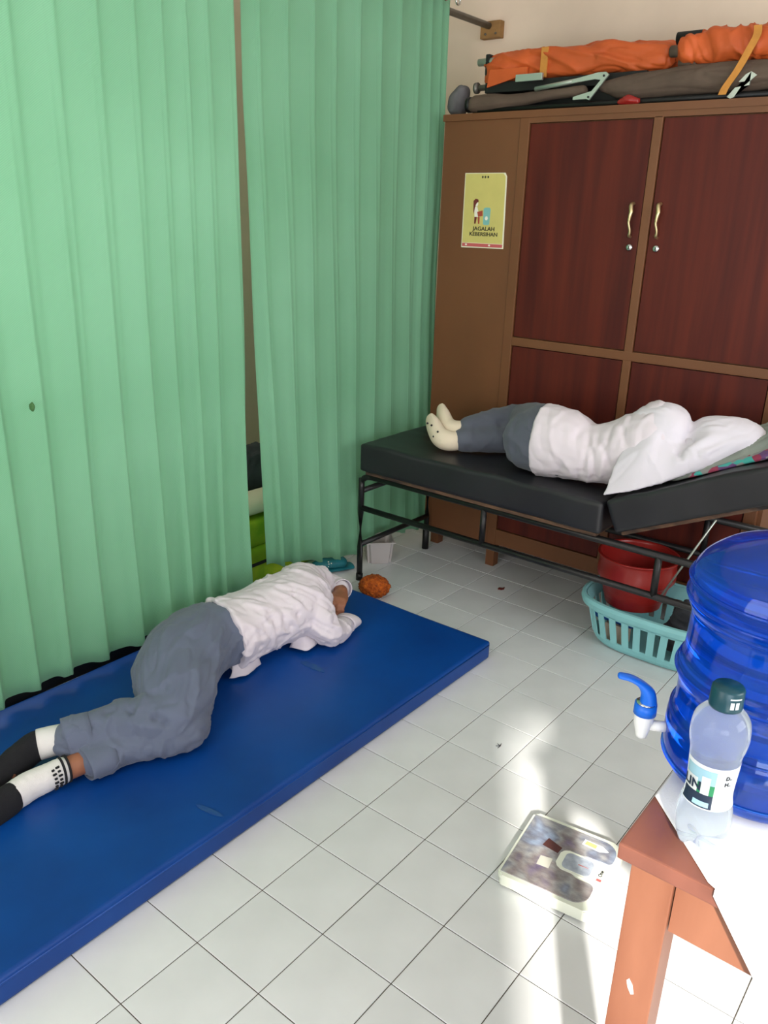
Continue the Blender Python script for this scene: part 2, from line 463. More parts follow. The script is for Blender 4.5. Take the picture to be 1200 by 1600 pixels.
# ------------------------------------------------------------------ curtains
def curtain(name, label, xl, xr, ridges, hem, ztop, y0, nu, seed, amp_top, amp_bot):
    """xl/xr: functions of height fraction v (0 bottom, 1 top) giving the side edges; ridges: fold positions 0..1"""
    t = thing(name, label, 'curtain', ((xl(0) + xr(0)) / 2, y0, 0.0), 'green curtains on the steel pipe')
    nv = 46
    R = sorted(ridges)
    bm = bmesh.new(); grid = []
    for i in range(nu + 1):
        u = i / nu
        # phase within its fold
        k = 0
        while k < len(R) - 2 and u > R[k + 1]: k += 1
        f = min(max((u - R[k]) / (R[k + 1] - R[k]), 0), 1)
        row = []
        for j in range(nv + 1):
            v = j / nv
            z = hem(u) + (ztop - hem(u)) * v
            low = (1 - v) ** 1.3
            rnd = noise.noise(Vector((k * 3.7 + seed, 0.3, v * 0.9)))
            saw = (0.5 - 0.5 * math.cos(PI * f ** 0.75)) if f < 0.8 else 0.5 + 0.5 * math.cos(PI * ((f - 0.8) / 0.2))
            sn = 0.5 - 0.5 * math.cos(2 * PI * f)
            ridge = math.exp(-((f) / 0.10) ** 2) + math.exp(-((1 - f) / 0.10) ** 2)
            d = amp_top * (0.55 * ridge + 0.35 * (1 - sn)) * (1 + 0.5 * rnd) * (0.4 + 0.6 * v) \
                + amp_bot * low * saw * (1 + 0.45 * rnd)
            x = xl(v) + (xr(v) - xl(v)) * u
            x += 0.012 * low * math.sin(2 * PI * f) + 0.014 * noise.noise(Vector((u * 9 + seed, v * 2.2, 1.0)))* (1 - v)
            y = y0 + 0.02 - d + 0.012 * noise.noise(Vector((u * 6, v * 3.0, seed)))
            zz = z + (0.006 * noise.noise(Vector((u * 40, 0, seed))) if j == 0 else 0)
            row.append(bm.verts.new((x, y, zz)))
        grid.append(row)
    for i in range(nu):
        for j in range(nv):
            bm.faces.new((grid[i][j], grid[i + 1][j], grid[i + 1][j + 1], grid[i][j + 1]))
    bmesh.ops.solidify(bm, geom=bm.faces[:], thickness=0.0012)
    link('fabric', bm2me(bm), M_curtain, t, smooth=True)
    return t
def ring_at(parent, x, y, z):
    bm = bmesh.new()
    n, m_ = 20, 8
    vv = [[bm.verts.new((x + (0.014 + 0.004 * math.cos(b)) * math.cos(a), y + 0.004 * math.sin(b), z + (0.014 + 0.004 * math.cos(b)) * math.sin(a)))
           for b in [2 * PI * q / m_ for q in range(m_)]] for a in [2 * PI * q / n for q in range(n)]]
    for i in range(n):
        for j in range(m_):
            bm.faces.new((vv[i][j], vv[(i + 1) % n][j], vv[(i + 1) % n][(j + 1) % m_], vv[i][(j + 1) % m_]))
    link('ring', bm2me(bm), M_chrome, parent, smooth=True)
xs = [-0.42, -0.30, -0.17, -0.04, 0.09, 0.21, 0.34, 0.46, 0.59, 0.72, 0.85, 0.97, 1.07, 1.16, 1.25, 1.36]
rl = [(x + 0.42) / 1.78 for x in xs]
cl = curtain('curtain', 'wide green curtain hanging beside the blue floor mattress', lambda v: -0.42, lambda v: 1.362 - 0.012 * v, rl,
             lambda u: 0.108 + 0.03 * max(0, (u - 0.6) / 0.4), 2.44, 1.075, 520, 1.3, 0.022, 0.060)
xs2 = [1.40, 1.49, 1.62, 1.75, 1.88, 2.01, 2.14, 2.27, 2.40, 2.49, 2.56, 2.60]
rr = [(x - 1.40) / 1.20 for x in xs2]
def hem_r(u):
    return 0.19 - 0.10 * min(1, u / 0.4) - 0.02 * u + 0.045 * math.exp(-((u - 0.66) / 0.09) ** 2)
cr = curtain('curtain', 'green curtain hanging at the foot end of the black bed', lambda v: 1.475 - 0.075 * min(1, v * 1.3), lambda v: 2.62 - 0.05 * v, rr,
             hem_r, 2.425, 1.10, 420, 5.1, 0.020, 0.045)
bm = bmesh.new(); bmesh.ops.create_icosphere(bm, subdivisions=2, radius=1.0)
for v in bm.verts: v.co = Vector((0.518 + 0.006 * v.co.x * (1 + 0.4 * noise.noise(v.co * 3)), 1.052 + 0.012 * v.co.y, 1.008 + 0.013 * v.co.z * (1 + 0.4 * noise.noise(v.co * 2))))
link('stain', bm2me(bm), mat('curtain_stain', (70, 110, 64), 0.9), cl, smooth=True)
for x in (2.33, 2.46, 2.55): ring_at(cr, x, 1.045, 2.405)
for x in (0.2, 0.5, 0.8, 1.1): ring_at(cl, x, 1.045, 2.42)

# ------------------------------------------------------------------ blue floor mattress
mt = thing('floor_mattress', 'long blue vinyl floor mattress with the sleeper on it', 'mattress', (0.7, 0.64, 0))
bm = bmesh.new()
box_bm(bm, (-0.30, 0.178, 0.0), (1.735, 1.095, 0.072), bev=0.014, seg=3)
bmesh.ops.subdivide_edges(bm, edges=[e for e in bm.edges if e.calc_length() > 0.3], cuts=40, use_grid_fill=True)
for v in bm.verts:
    if v.co.z > 0.05:
        p = v.co
        v.co.z += 0.004 * noise.noise(p * 3.0) - 0.002
        # crease lines pressed into the cover
        for a, b, w, d in (((0.30, 0.52), (0.42, 0.30), 0.02, 0.004), ((0.55, 0.40), (0.75, 0.20), 0.016, 0.003), ((0.05, 0.5), (0.22, 0.28), 0.02, 0.004), ((1.1, 0.5), (1.3, 0.25), 0.02, 0.002)):
            a, b = Vector(a), Vector(b); q = Vector((p.x, p.y)); ab = b - a
            t = max(0, min(1, (q - a).dot(ab) / ab.length_squared)); dd = (q - a - ab * t).length
            v.co.z -= d * math.exp(-(dd / w) ** 2)
link('cover', bm2me(bm), M_bluevinyl, mt, smooth=True)
for x0, y0, x1, y1 in ((-0.29, 0.1765, 1.725, 0.1765),):
    tube('seam', [(x0, y0 + 0.0015, 0.058), (x1, y1 + 0.0015, 0.058)], 0.003, M_bluevinyl, mt, n=6)
M_scuff = mat('scuffed_vinyl', (34, 78, 128), 0.8, rgb2=(2, 62, 138), vscale=(40, 40, 40))
for (cx, cy, a, l_, w_) in ((0.447, 0.250, 1.75, 0.09, 0.016), (1.16, 0.550, 1.6, 0.11, 0.030)):
    pts = []
    for k in range(16):
        th = 2 * PI * k / 16; r_ = 1 + 0.25 * noise.noise(Vector((k * 1.7, cx * 9, 0)))
        px, py = l_ * 0.5 * math.cos(th) * r_, w_ * 0.5 * math.sin(th) * r_
        pts.append((cx + px * math.cos(a) - py * math.sin(a), cy + px * math.sin(a) + py * math.cos(a)))
    prism('scuff', pts, 0.0690, 0.0708, 'z', M_scuff, mt)

# ------------------------------------------------------------------ cabinet
cb = thing('cabinet', 'tall brown wooden cabinet with mahogany doors behind the bed', 'cabinet', (2.74, 0.25, 0))
FX = 2.49
box('body', (FX + 0.022, -0.50, 0.115), (2.985, 1.04, 1.945), M_brown, cb)
box('top_panel', (FX - 0.004, -0.51, 1.945), (2.99, 1.045, 1.972), M_brown, cb, bev=0.002)
box('side_panel', (FX + 0.004, 0.672, 0.105), (FX + 0.03, 1.04, 1.945), M_brown, cb, bev=0.002)
box('stile', (FX, 0.626, 0.0), (FX + 0.045, 0.670, 1.945), M_brown, cb, bev=0.003)
box('stile', (FX, -0.485, 0.0), (FX + 0.045, -0.440, 1.945), M_brown, cb, bev=0.003)
box('stile', (FX, 0.082, 0.19), (FX + 0.03, 0.116, 1.93), M_brown, cb, bev=0.003)
box('leg', (2.93, 0.95, 0.0), (2.975, 0.995, 0.115), M_brown, cb)
box('leg', (2.93, -0.485, 0.0), (2.975, -0.44, 0.115), M_brown, cb)
box('leg', (FX + 0.06, 0.99, 0.0), (FX + 0.105, 1.035, 0.115), M_brown, cb)
box('top_rail', (FX, -0.44, 1.925), (FX + 0.03, 0.626, 1.945), M_brown, cb)
box('middle_rail', (FX - 0.001, -0.44, 1.048), (FX + 0.03, 0.626, 1.084), M_brown, cb, bev=0.003)
box('bottom_rail', (FX, -0.44, 0.115), (FX + 0.03, 0.626, 0.19), M_brown, cb, bev=0.003)
def door(y0, y1, z0, z1, hand):
    d = box('door', (FX + 0.006, y0 + 0.004, z0 + 0.004), (FX + 0.026, y1 - 0.004, z1 - 0.004), M_mahog, cb, bev=0.002)
    if hand is None: return
    y = hand
    # scrolled brass pull
    pts = [(FX + 0.004, y + 0.002, 1.632), (FX - 0.014, y + 0.004, 1.626), (FX - 0.024, y - 0.002, 1.600), (FX - 0.024, y + 0.002, 1.565), (FX - 0.016, y - 0.003, 1.535), (FX - 0.008, y + 0.001, 1.518), (FX + 0.006, y, 1.512)]
    tube('handle', pts, [0.006, 0.008, 0.0075, 0.005, 0.0045, 0.006, 0.005], M_brass, d, sub=4, n=8)
    bm = bmesh.new(); lathe_bm(bm, [(0.0, 0.0), (0.013, 0.0), (0.013, 0.004), (0.009, 0.007), (0.0, 0.007)], (0, 0, 0), n=20, close=False)
    me = bm2me(bm); me.transform(Matrix.Translation((FX + 0.006, y - 0.001, 1.474)) @ Matrix.Rotation(-PI / 2, 4, 'Y'))
    lk = link('lock', me, M_chrome, d, smooth=True)
    box('keyhole', (FX - 0.0025, y - 0.0025, 1.469), (FX - 0.0008, y + 0.0005, 1.479), M_black, d)
door(0.116, 0.626, 1.084, 1.925, 0.151)
door(-0.44, 0.082, 1.084, 1.925, 0.046)
door(0.116, 0.626, 0.19, 1.048, None)
door(-0.44, 0.082, 0.19, 1.048, None)

# poster on the cabinet's side panel
ps = thing('poster', 'small yellow cleanliness poster stuck on the brown cabinet panel', 'poster', (FX, 0.815, 1.44))
PX = FX + 0.002
M_paper = mat('poster_paper', (232, 226, 200), 0.6)
M_pyel = mat('poster_yellow', (206, 192, 112), 0.6, var=0.04, vscale=(12, 12, 12))
M_ppink = mat('poster_pink', (196, 92, 92), 0.6)
M_pteal = mat('poster_teal', (128, 184, 178), 0.6)
M_pbrown = mat('poster_brown', (110, 46, 40), 0.6)
M_pred = mat('poster_red', (170, 74, 56), 0.6)
M_pwhite = mat('poster_white', (236, 230, 214), 0.6)
M_pink2 = mat('poster_ink', (62, 56, 40), 0.6)
# outline in (y,z) as seen: left edge at larger y
prism('paper', [(0.918, 1.441), (0.919, 1.742), (0.722, 1.7425), (0.713, 1.728), (0.705, 1.443)], PX, PX + 0.0018, 'x', M_paper, ps)
prism('yellow_field', [(0.914, 1.462), (0.9155, 1.7395), (0.730, 1.740), (0.719, 1.727), (0.712, 1.462)], PX - 0.0005, PX, 'x', M_pyel, ps)
prism('pink_band', [(0.914, 1.446), (0.914, 1.460), (0.711, 1.460), (0.711, 1.447)], PX - 0.0006, PX, 'x', M_ppink, ps)
def pshape(name, pts, m, k=0):
    prism(name, pts, PX - 0.0012 - k * 0.0002, PX - 0.0004, 'x', m, ps)
def blob(cy, cz, ry, rz, n=14):
    return [(cy + ry * math.cos(2 * PI * i / n), cz + rz * math.sin(2 * PI * i / n)) for i in range(n)]
pshape('hair', [(0.866, 1.595), (0.868, 1.632), (0.858, 1.640), (0.845, 1.638), (0.842, 1.630), (0.852, 1.622), (0.858, 1.610), (0.860, 1.595), (0.864, 1.580)], M_pbrown, 1)
pshape('face', blob(0.8515, 1.620, 0.008, 0.010), M_pwhite)
pshape('shirt', [(0.862, 1.606), (0.848, 1.610), (0.838, 1.582), (0.834, 1.568), (0.858, 1.566)], M_pwhite)
pshape('skirt', [(0.846, 1.588), (0.820, 1.594), (0.818, 1.572), (0.840, 1.568)], M_pred, 1)
pshape('leg', [(0.858, 1.568), (0.846, 1.568), (0.851, 1.540), (0.858, 1.540)], M_pbrown, 1)
pshape('leg', [(0.842, 1.568), (0.832, 1.568), (0.832, 1.540), (0.838, 1.540)], M_pred, 1)
pshape('bin', [(0.813, 1.540), (0.815, 1.600), (0.808, 1.606), (0.786, 1.606), (0.780, 1.600), (0.782, 1.540), (0.788, 1.536), (0.807, 1.536)], M_pteal)
pshape('bin_mark', blob(0.798, 1.563, 0.008, 0.009, 6), M_pwhite, 1)
for yy in (0.830, 0.817, 0.803): pshape('small_mark', blob(yy, 1.726, 0.004, 0.005), M_pink2)
pshape('small_mark', blob(0.775, 1.454, 0.005, 0.004), M_pwhite, 1); pshape('small_mark', blob(0.893, 1.454, 0.005, 0.004), M_pwhite, 1)
for body, z in (('JAGALAH', 1.520), ('KEBERSIHAN', 1.498)):
    me = text_mesh(body, 0.0225 if body[0] == 'J' else 0.0215, 0.0004)
    # fatten the letters a little by widening
    me.transform(Matrix(((0, 0, -1, PX - 0.0012), (-1.16, 0, 0, 0.808), (0, 1, 0, z), (0, 0, 0, 1))))
    link('lettering', me, M_pink2, ps)

# ------------------------------------------------------------------ things on top of the cabinet (top at z = 1.972)
CT = 1.972
def canvas_roll(secs, voxel, amp, axis, seed, folds=(), n=18, power=2.0):
    bm = bmesh.new(); loft_bm(bm, secs, n=n, sub=5, power=power)
    me = remesh(bm, voxel, 3)
    wrinkle(me, amp, axis, 2.0, 16, seed, folds)
    return me
st1 = thing('folded_stretcher', 'folded stretcher wrapped in orange tarpaulin lying on the left of cabinet top', 'stretcher', (2.62, 0.5, CT), 'folded stretchers on the cabinet')
me = canvas_roll([(2.64, 0.875, 2.142, .065, .062), (2.64, 0.75, 2.150, .068, .060), (2.64, 0.55, 2.152, .07, .058), (2.64, 0.35, 2.150, .07, .056), (2.64, 0.16, 2.142, .066, .048)], 0.006, 0.011, (0, 1, 0.25), 2.0,
                 [((2.58, 0.86, 2.08), (2.58, 0.66, 2.17), 0.02, -0.012), ((2.58, 0.45, 2.20), (2.58, 0.25, 2.12), 0.015, -0.010), ((2.58, 0.40, 2.15), (2.58, 0.2, 2.11), 0.012, 0.008)], power=3.0)
link('tarpaulin', me, M_orange, st1, smooth=True)
prism('flap', [(0.885, 2.075), (0.875, 2.14), (0.70, 2.14), (0.70, 2.115)], 2.562, 2.572, 'x', M_orange, st1)
tube('pole', [(2.60, 0.955, 2.178), (2.60, 0.80, 2.178)], 0.0145, M_alu, st1, n=14)
tube('pole', [(2.66, 0.955, 2.178), (2.66, 0.80, 2.178)], 0.0145, M_alu, st1, n=14)
box('end_cap', (2.585, 0.895, 2.125), (2.675, 0.915, 2.205), M_black, st1, bev=0.006)
box('side_frame', (2.57, 0.20, 2.055), (2.70, 0.90, 2.095), M_black, st1, bev=0.005)
box('yellow_tape', (2.566, 0.615, 2.098), (2.574, 0.645, 2.205), M_yellow, st1, bev=0.002)

st2 = thing('folded_stretcher', 'folded stretcher in brown canvas with metal hinges lying on cabinet edge', 'stretcher', (2.56, 0.3, CT), 'folded stretchers on the cabinet')
me = canvas_roll([(2.55, 0.925, CT + .040, .036, .036), (2.55, 0.84, CT + .040, .038, .037), (2.55, 0.76, CT + .042, .03, .028), (2.55, 0.60, CT + .056, .022, .020), (2.55, 0.44, CT + .066, .022, .020)], 0.006, 0.003, (0, 1, 0), 4.0)
link('canvas_roll', me, M_canvas, st2, smooth=True)
tube('roll_mouth', [(2.55, 0.944, CT + .04), (2.55, 0.962, CT + .04)], [0.030, 0.031], M_black, st2, n=16)
me = canvas_roll([(2.56, 0.36, CT + .075, .03, .02), (2.56, 0.25, CT + .065, .045, .045), (2.56, 0.05, CT + .072, .05, .048), (2.56, -0.2, CT + .075, .05, .048), (2.56, -0.46, CT + .078, .05, .048)], 0.007, 0.006, (0, 1, 0), 8.0)
link('canvas', me, M_canvas, st2, smooth=True)
box('black_frame', (2.60, -0.45, CT + .002), (2.70, 0.90, CT + 0.078), M_black, st2, bev=0.006)
tube('frame_tube', [(2.535, 0.90, CT + .012), (2.535, 0.1, CT + .014), (2.535, -0.45, CT + .014)], 0.011, M_black, st2, n=10)
box('hinge_plate', (2.535, 0.615, CT + .112), (2.548, 0.735, CT + .138), M_alu, st2, bev=0.002)
tube('hinge_bar', [(2.535, 0.64, CT + .080), (2.535, 0.40, CT + .106)], 0.009, M_alu, st2, n=6)
prism('bracket', [(0.405, CT + .030), (0.392, CT + .026), (0.322, CT + .108), (0.334, CT + .118), (0.365, CT + .118), (0.47, CT + .100), (0.47, CT + .088), (0.378, CT + .096), (0.352, CT + .092), (0.385, CT + .056), (0.46, CT + .040), (0.46, CT + .030)], 2.512, 2.520, 'x', M_alu, st2)
prism('bracket', [(-0.150, CT + .006), (-0.138, CT + .002), (-0.126, CT + .008), (-0.150, CT + .036), (-0.195, CT + .040), (-0.195, CT + .052), (-0.158, CT + .052), (-0.178, CT + .074), (-0.195, CT + .082), (-0.215, CT + .070), (-0.175, CT + .036)], 2.505, 2.513, 'x', M_alu, st2)
for yy, zz in ((0.34, .105), (0.395, .036)): tube('rivet', [(2.508, yy, CT + zz), (2.514, yy, CT + zz)], 0.004, M_black, st2, n=8)
tube('knob_shaft', [(2.60, 0.945, CT + .110), (2.60, 0.80, CT + .112)], 0.012, M_pipe, st2, n=10)
tube('knob', [(2.60, 0.965, CT + .110), (2.60, 0.952, CT + .110)], 0.022, M_pipe, st2, n=16)

st3 = thing('folded_stretcher', 'orange rolled stretcher with black tube ends on the right of cabinet top', 'stretcher', (2.60, -0.2, CT), 'folded stretchers on the cabinet')
me = canvas_roll([(2.60, 0.050, 2.148, .058, .056), (2.60, -0.05, 2.152, .062, .058), (2.60, -0.2, 2.152, .064, .056), (2.60, -0.38, 2.150, .064, .054)], 0.006, 0.010, (0, 0.3, 1), 12.0,
                 [((2.54, 0.0, 2.19), (2.54, 0.03, 2.08), 0.02, -0.010), ((2.54, -0.05, 2.11), (2.54, -0.2, 2.09), 0.02, -0.008)], power=2.6)
link('tarpaulin', me, M_orange, st3, smooth=True)
tube('tube_end', [(2.585, 0.105, 2.190), (2.585, 0.02, 2.190)], 0.021, M_black, st3, n=16)
tube('tube_end', [(2.575, 0.118, 2.148), (2.575, 0.02, 2.148)], 0.020, M_canvas, st3, n=16)
tube('tube_mouth', [(2.575, 0.1215, 2.148), (2.575, 0.118, 2.148)], 0.017, M_black, st3, n=16)
tube('joint', [(2.58, 0.085, 2.108), (2.58, 0.02, 2.108)], 0.016, M_canvas, st3, n=12)
bm = bmesh.new()
pts = [(2.528, -0.185, 2.195), (2.518, -0.190, 2.165), (2.508, -0.175, 2.12), (2.500, -0.150, 2.06), (2.492, -0.122, 2.01), (2.486, -0.115, 1.985)]
pp = catmull(pts, 4); prev = None
for i, p in enumerate(pp):
    w = 0.013
    r_ = [bm.verts.new(p + Vector((dx, dy, 0))) for dx, dy in ((-0.0015, -w), (-0.0015, w), (0.0015, w), (0.0015, -w))]
    if prev:
        for k in range(4): bm.faces.new((prev[k], prev[(k + 1) % 4], r_[(k + 1) % 4], r_[k]))
    else: bm.faces.new(r_[::-1])
    prev = r_
bm.faces.new(prev)
link('strap', bm2me(bm), M_yellow, st3, smooth=False)

bm = bmesh.new(); loft_bm(bm, [(2.62, 1.065, CT + .045, .05, .04), (2.62, 1.058, CT + .07, .05, .05), (2.62, 1.045, CT + .10, .045, .03)], n=16, sub=4, up=(0, 1, 0))
me = remesh(bm, 0.007, 4); wrinkle(me, 0.004, (0, 0, 1), 4, 14, 1.0, floor=CT + 0.001)
tag(link('cloth_bundle', me, M_grey, smooth=True), 'grey cloth bundle on the cabinet corner beside the curtain', 'cloth')
bm = bmesh.new(); loft_bm(bm, [(2.515, 0.265, CT + .012, .012, .010), (2.512, 0.235, CT + .018, .018, .016), (2.515, 0.20, CT + .013, .012, .011)], n=12, sub=4)
me = remesh(bm, 0.004, 2); wrinkle(me, 0.003, (0, 1, 0), 10, 50, 3.0, floor=CT + 0.0005)
tag(link('red_rag', me, M_red, smooth=True), 'small red rag under the brown canvas stretcher', 'rag')

# ------------------------------------------------------------------ examination bed
bed = thing('examination_bed', 'black padded examination bed with raised head section', 'bed', (2.2, 0.1, 0))
BX0, BX1 = 1.91, 2.475
def pad(name, y0, y1, z0, z1, seed):
    bm = bmesh.new(); box_bm(bm, (BX0, y0, z0), (BX1, y1, z1), bev=0.018, seg=3)
    bmesh.ops.subdivide_edges(bm, edges=[e for e in bm.edges if e.calc_length() > 0.2], cuts=24, use_grid_fill=True)
    for v in bm.verts:
        p = v.co
        d = 0.005 * noise.noise(p * 6 + Vector((seed, 0, 0))) + 0.003 * noise.noise(p * 17)
        if p.z > (z0 + z1) / 2: v.co.z += d
        if p.x < BX0 + 0.02: v.co.x += d
    return bm
bm = pad('mattress', -0.118, 0.985, 0.528, 0.648, 0.0)
link('mattress', bm2me(bm), M_blackvinyl, bed, smooth=True)
TILT = math.radians(25)
bm = pad('head_mattress', -0.80, -0.005, -0.12, 0.0, 4.0)
rot = Matrix.Translation((0, -0.118, 0.655)) @ Matrix.Rotation(-TILT, 4, 'X')
for v in bm.verts: v.co = rot @ v.co
link('head_mattress', bm2me(bm), M_blackvinyl, bed, smooth=True)
bm = bmesh.new(); box_bm(bm, (BX0 + 0.02, -0.80, -0.134), (BX1 - 0.02, -0.02, -0.121), mtx=rot)
link('head_board', bm2me(bm), M_board, bed)
box('board', (BX0 + 0.012, -0.10, 0.514), (BX1 - 0.02, 0.96, 0.527), M_board, bed)
LX0, LX1, LY0, LY1 = 1.945, 2.455, 1.0, -0.87
tr = 0.0135
# bent corner legs carry the top rail
for x in (LX0, LX1):
    tube('leg', [(x, LY0, 0.0), (x, LY0, 0.44), (x, LY0 - 0.006, 0.475), (x, LY0 - 0.028, 0.493), (x, LY0 - 0.06, 0.499)], tr, M_blacksteel, bed, n=10, sub=3)
    tube('leg', [(x, LY1, 0.0), (x, LY1, 0.44), (x, LY1 + 0.006, 0.475), (x, LY1 + 0.028, 0.493), (x, LY1 + 0.06, 0.499)], tr, M_blacksteel, bed, n=10, sub=3)
    tube('top_rail', [(x, LY0 - 0.05, 0.499), (x, LY1 + 0.05, 0.499)], tr, M_blacksteel, bed)
    tube('side_rail', [(x, LY0, 0.347), (x, LY1, 0.347)], 0.0125, M_blacksteel, bed)
    for y in (0.375, -0.325): tube('post', [(x, y, 0.347), (x, y, 0.499)], 0.0125, M_blacksteel, bed)
for x in (LX0,):
    tube('foot', [(x, LY0, 0.0), (x, LY0, 0.03)], 0.016, M_black, bed, n=10)
tube('foot', [(LX1, LY0, 0.0), (LX1, LY0, 0.12)], 0.017, M_black, bed, n=10)
for y in (LY0, LY1):
    tube('end_rail', [(LX0, y, 0.172), (LX1, y, 0.172)], 0.0125, M_blacksteel, bed)
    tube('end_rail', [(LX0, y, 0.425), (LX1, y, 0.425)], 0.0125, M_blacksteel, bed)
tube('prop_rod', [(2.2, -0.262, 0.215), (2.2, -0.42, 0.585)], 0.004, M_alu, bed, n=8)

# ------------------------------------------------------------------ water table
TZ = 0.75
tb = thing('table', 'orange-brown wooden table in sunlight at the lower right', 'table', (0.7, -1.3, 0))
TX0, TX1, TY0, TY1 = 0.262, 1.22, -1.85, -0.876
box('table_top', (TX0, TY0, TZ - 0.026), (TX1, TY1, TZ), M_woodtop, tb, bev=0.003)
for x in (TX0 + 0.012, TX1 - 0.072):
    for y in (TY1 - 0.078, TY0 + 0.018):
        box('leg', (x, y, 0.0), (x + 0.055, y + 0.06, TZ - 0.026), M_wood, tb, bev=0.002)
box('apron', (TX0 + 0.018, TY0 + 0.08, 0.632), (TX0 + 0.040, TY1 - 0.080, TZ - 0.026), M_wood, tb)
box('apron', (TX1 - 0.040, TY0 + 0.08, 0.632), (TX1 - 0.018, TY1 - 0.080, TZ - 0.026), M_wood, tb)
box('apron', (TX0 + 0.07, TY1 - 0.040, 0.632), (TX1 - 0.07, TY1 - 0.018, TZ - 0.026), M_wood, tb)
box('apron', (TX0 + 0.07, TY0 + 0.018, 0.632), (TX1 - 0.07, TY0 + 0.040, TZ - 0.026), M_wood, tb)
box('batten', (TX0 + 0.042, TY1 - 0.150, 0.612), (TX0 + 0.06, TY1 - 0.098, 0.66), M_wood, tb)
prism('paint_spot', [(-0.918, 0.520), (-0.924, 0.512), (-0.928, 0.497), (-0.924, 0.494), (-0.918, 0.504), (-0.915, 0.515)], TX0 + 0.0112, TX0 + 0.0125, 'x', M_white_paint, tb)

# tablecloth: lies on the top with its corner pulled back, hangs over the near edge
bm = bmesh.new()
ct = TZ + 0.0028
nu, nv, nh = 70, 26, 16
def border(y):            # where the sheet ends: > 0 on the top, < 0 hanging below the near edge
    d = TY1 - y
    return 0.128 - d * 1.024 if d < 0.125 else -min(0.26, (d - 0.125) * 1.3 + 0.002)
ys = [TY1 - 0.002 - (TY1 - TY0 - 0.02) * (i / nu) ** 1.3 for i in range(nu + 1)]
topg = []; hang = []
for y in ys:
    b0 = max(border(y), 0.0)
    row = []
    for j in range(nv + 1):
        s_ = b0 + (TX1 - TX0 - 0.01 - b0) * (j / nv) ** 1.5
        row.append(bm.verts.new((TX0 + s_, y, ct + 0.0012 * noise.noise(Vector((s_ * 9, y * 9, 0))))))
    topg.append(row)
    if border(y) < 0:
        col = [row[0]]
        for j in range(1, nh + 1):
            q = -border(y) * j / nh
            col.append(bm.verts.new((TX0 - 0.004 - 0.010 * min(1, q * 6) - 0.012 * q * (1 + noise.noise(Vector((y * 11, q * 3, 2)))), y, ct - q)))
        hang.append(col)
for G in (topg, hang):
    for i in range(len(G) - 1):
        for j in range(len(G[0]) - 1):
            bm.faces.new((G[i][j], G[i + 1][j], G[i + 1][j + 1], G[i][j + 1]))
bmesh.ops.recalc_face_normals(bm, faces=bm.faces[:])
for v in bm.verts: pass
bmesh.ops.solidify(bm, geom=bm.faces[:], thickness=0.0012)
tag(link('tablecloth', bm2me(bm), M_clothw, smooth=True), 'white tablecloth pulled back from the corner of the wooden table', 'tablecloth')

# ------------------------------------------------------------------ blue water jug with a tap
JC = (0.535, -0.975, TZ + 0.0055)
jg = thing('water_jug', 'large translucent blue water jug standing on the table', 'water jug', JC)
prof = [(0.0, 0.004), (0.10, 0.0), (0.126, 0.008), (0.137, 0.035), (0.138, 0.085), (0.1315, 0.104), (0.1295, 0.118), (0.1305, 0.150), (0.1365, 0.165), (0.1365, 0.180), (0.1295, 0.196), (0.128, 0.262), (0.136, 0.282), (0.1375, 0.310), (0.134, 0.330), (0.122, 0.349), (0.095, 0.370), (0.060, 0.384), (0.034, 0.392), (0.030, 0.402), (0.030, 0.425), (0.0, 0.425)]
bm = bmesh.new()
sp = smooth_prof(prof, 4); sp = [(max(r, 0.0005), h) for r, h in sp]
lathe_bm(bm, sp, JC, n=72)
inner = [(max(r - 0.0022, 0.0005), min(h + (0.002 if h < 0.2 else -0.002), 0.423)) for r, h in sp]
rg = lathe_bm(bm, inner, JC, n=72)
body = link('body', bm2me(bm), M_jug, jg, smooth=True)
M_jcap = mat('jug_cap', (90, 70, 190), 0.4)
bm = bmesh.new(); lathe_bm(bm, [(0.0335, 0.404), (0.0335, 0.430), (0.030, 0.434)], JC, n=32)
link('cap', bm2me(bm), M_jcap, jg, smooth=True)
lvl = 0.298
wp = [(max(r - 0.0030, 0.0005), h + 0.003) for r, h in sp if h < lvl]; wp.append((0.0005, wp[-1][1]))
bm = bmesh.new(); lathe_bm(bm, wp, JC, n=72)
link('water', bm2me(bm), M_jwater, jg, smooth=True)
# moulded bands standing proud of the wall
for h, r in ((0.028, 0.1375), (0.098, 0.1345), (0.172, 0.1375), (0.292, 0.1380), (0.318, 0.1380)):
    bm = bmesh.new()
    n = 72; q = 8
    vv = [[bm.verts.new((JC[0] + (r + 0.0022 * math.cos(b)) * math.cos(a), JC[1] + (r + 0.0022 * math.cos(b)) * math.sin(a), JC[2] + h + 0.0022 * math.sin(b))) for b in [2 * PI * t_ / q for t_ in range(q)]] for a in [2 * PI * t_ / n for t_ in range(n)]]
    for i in range(n):
        for j in range(q): bm.faces.new((vv[i][j], vv[(i + 1) % n][j], vv[(i + 1) % n][(j + 1) % q], vv[i][(j + 1) % q]))
    link('band', bm2me(bm), M_jug, jg, smooth=True)
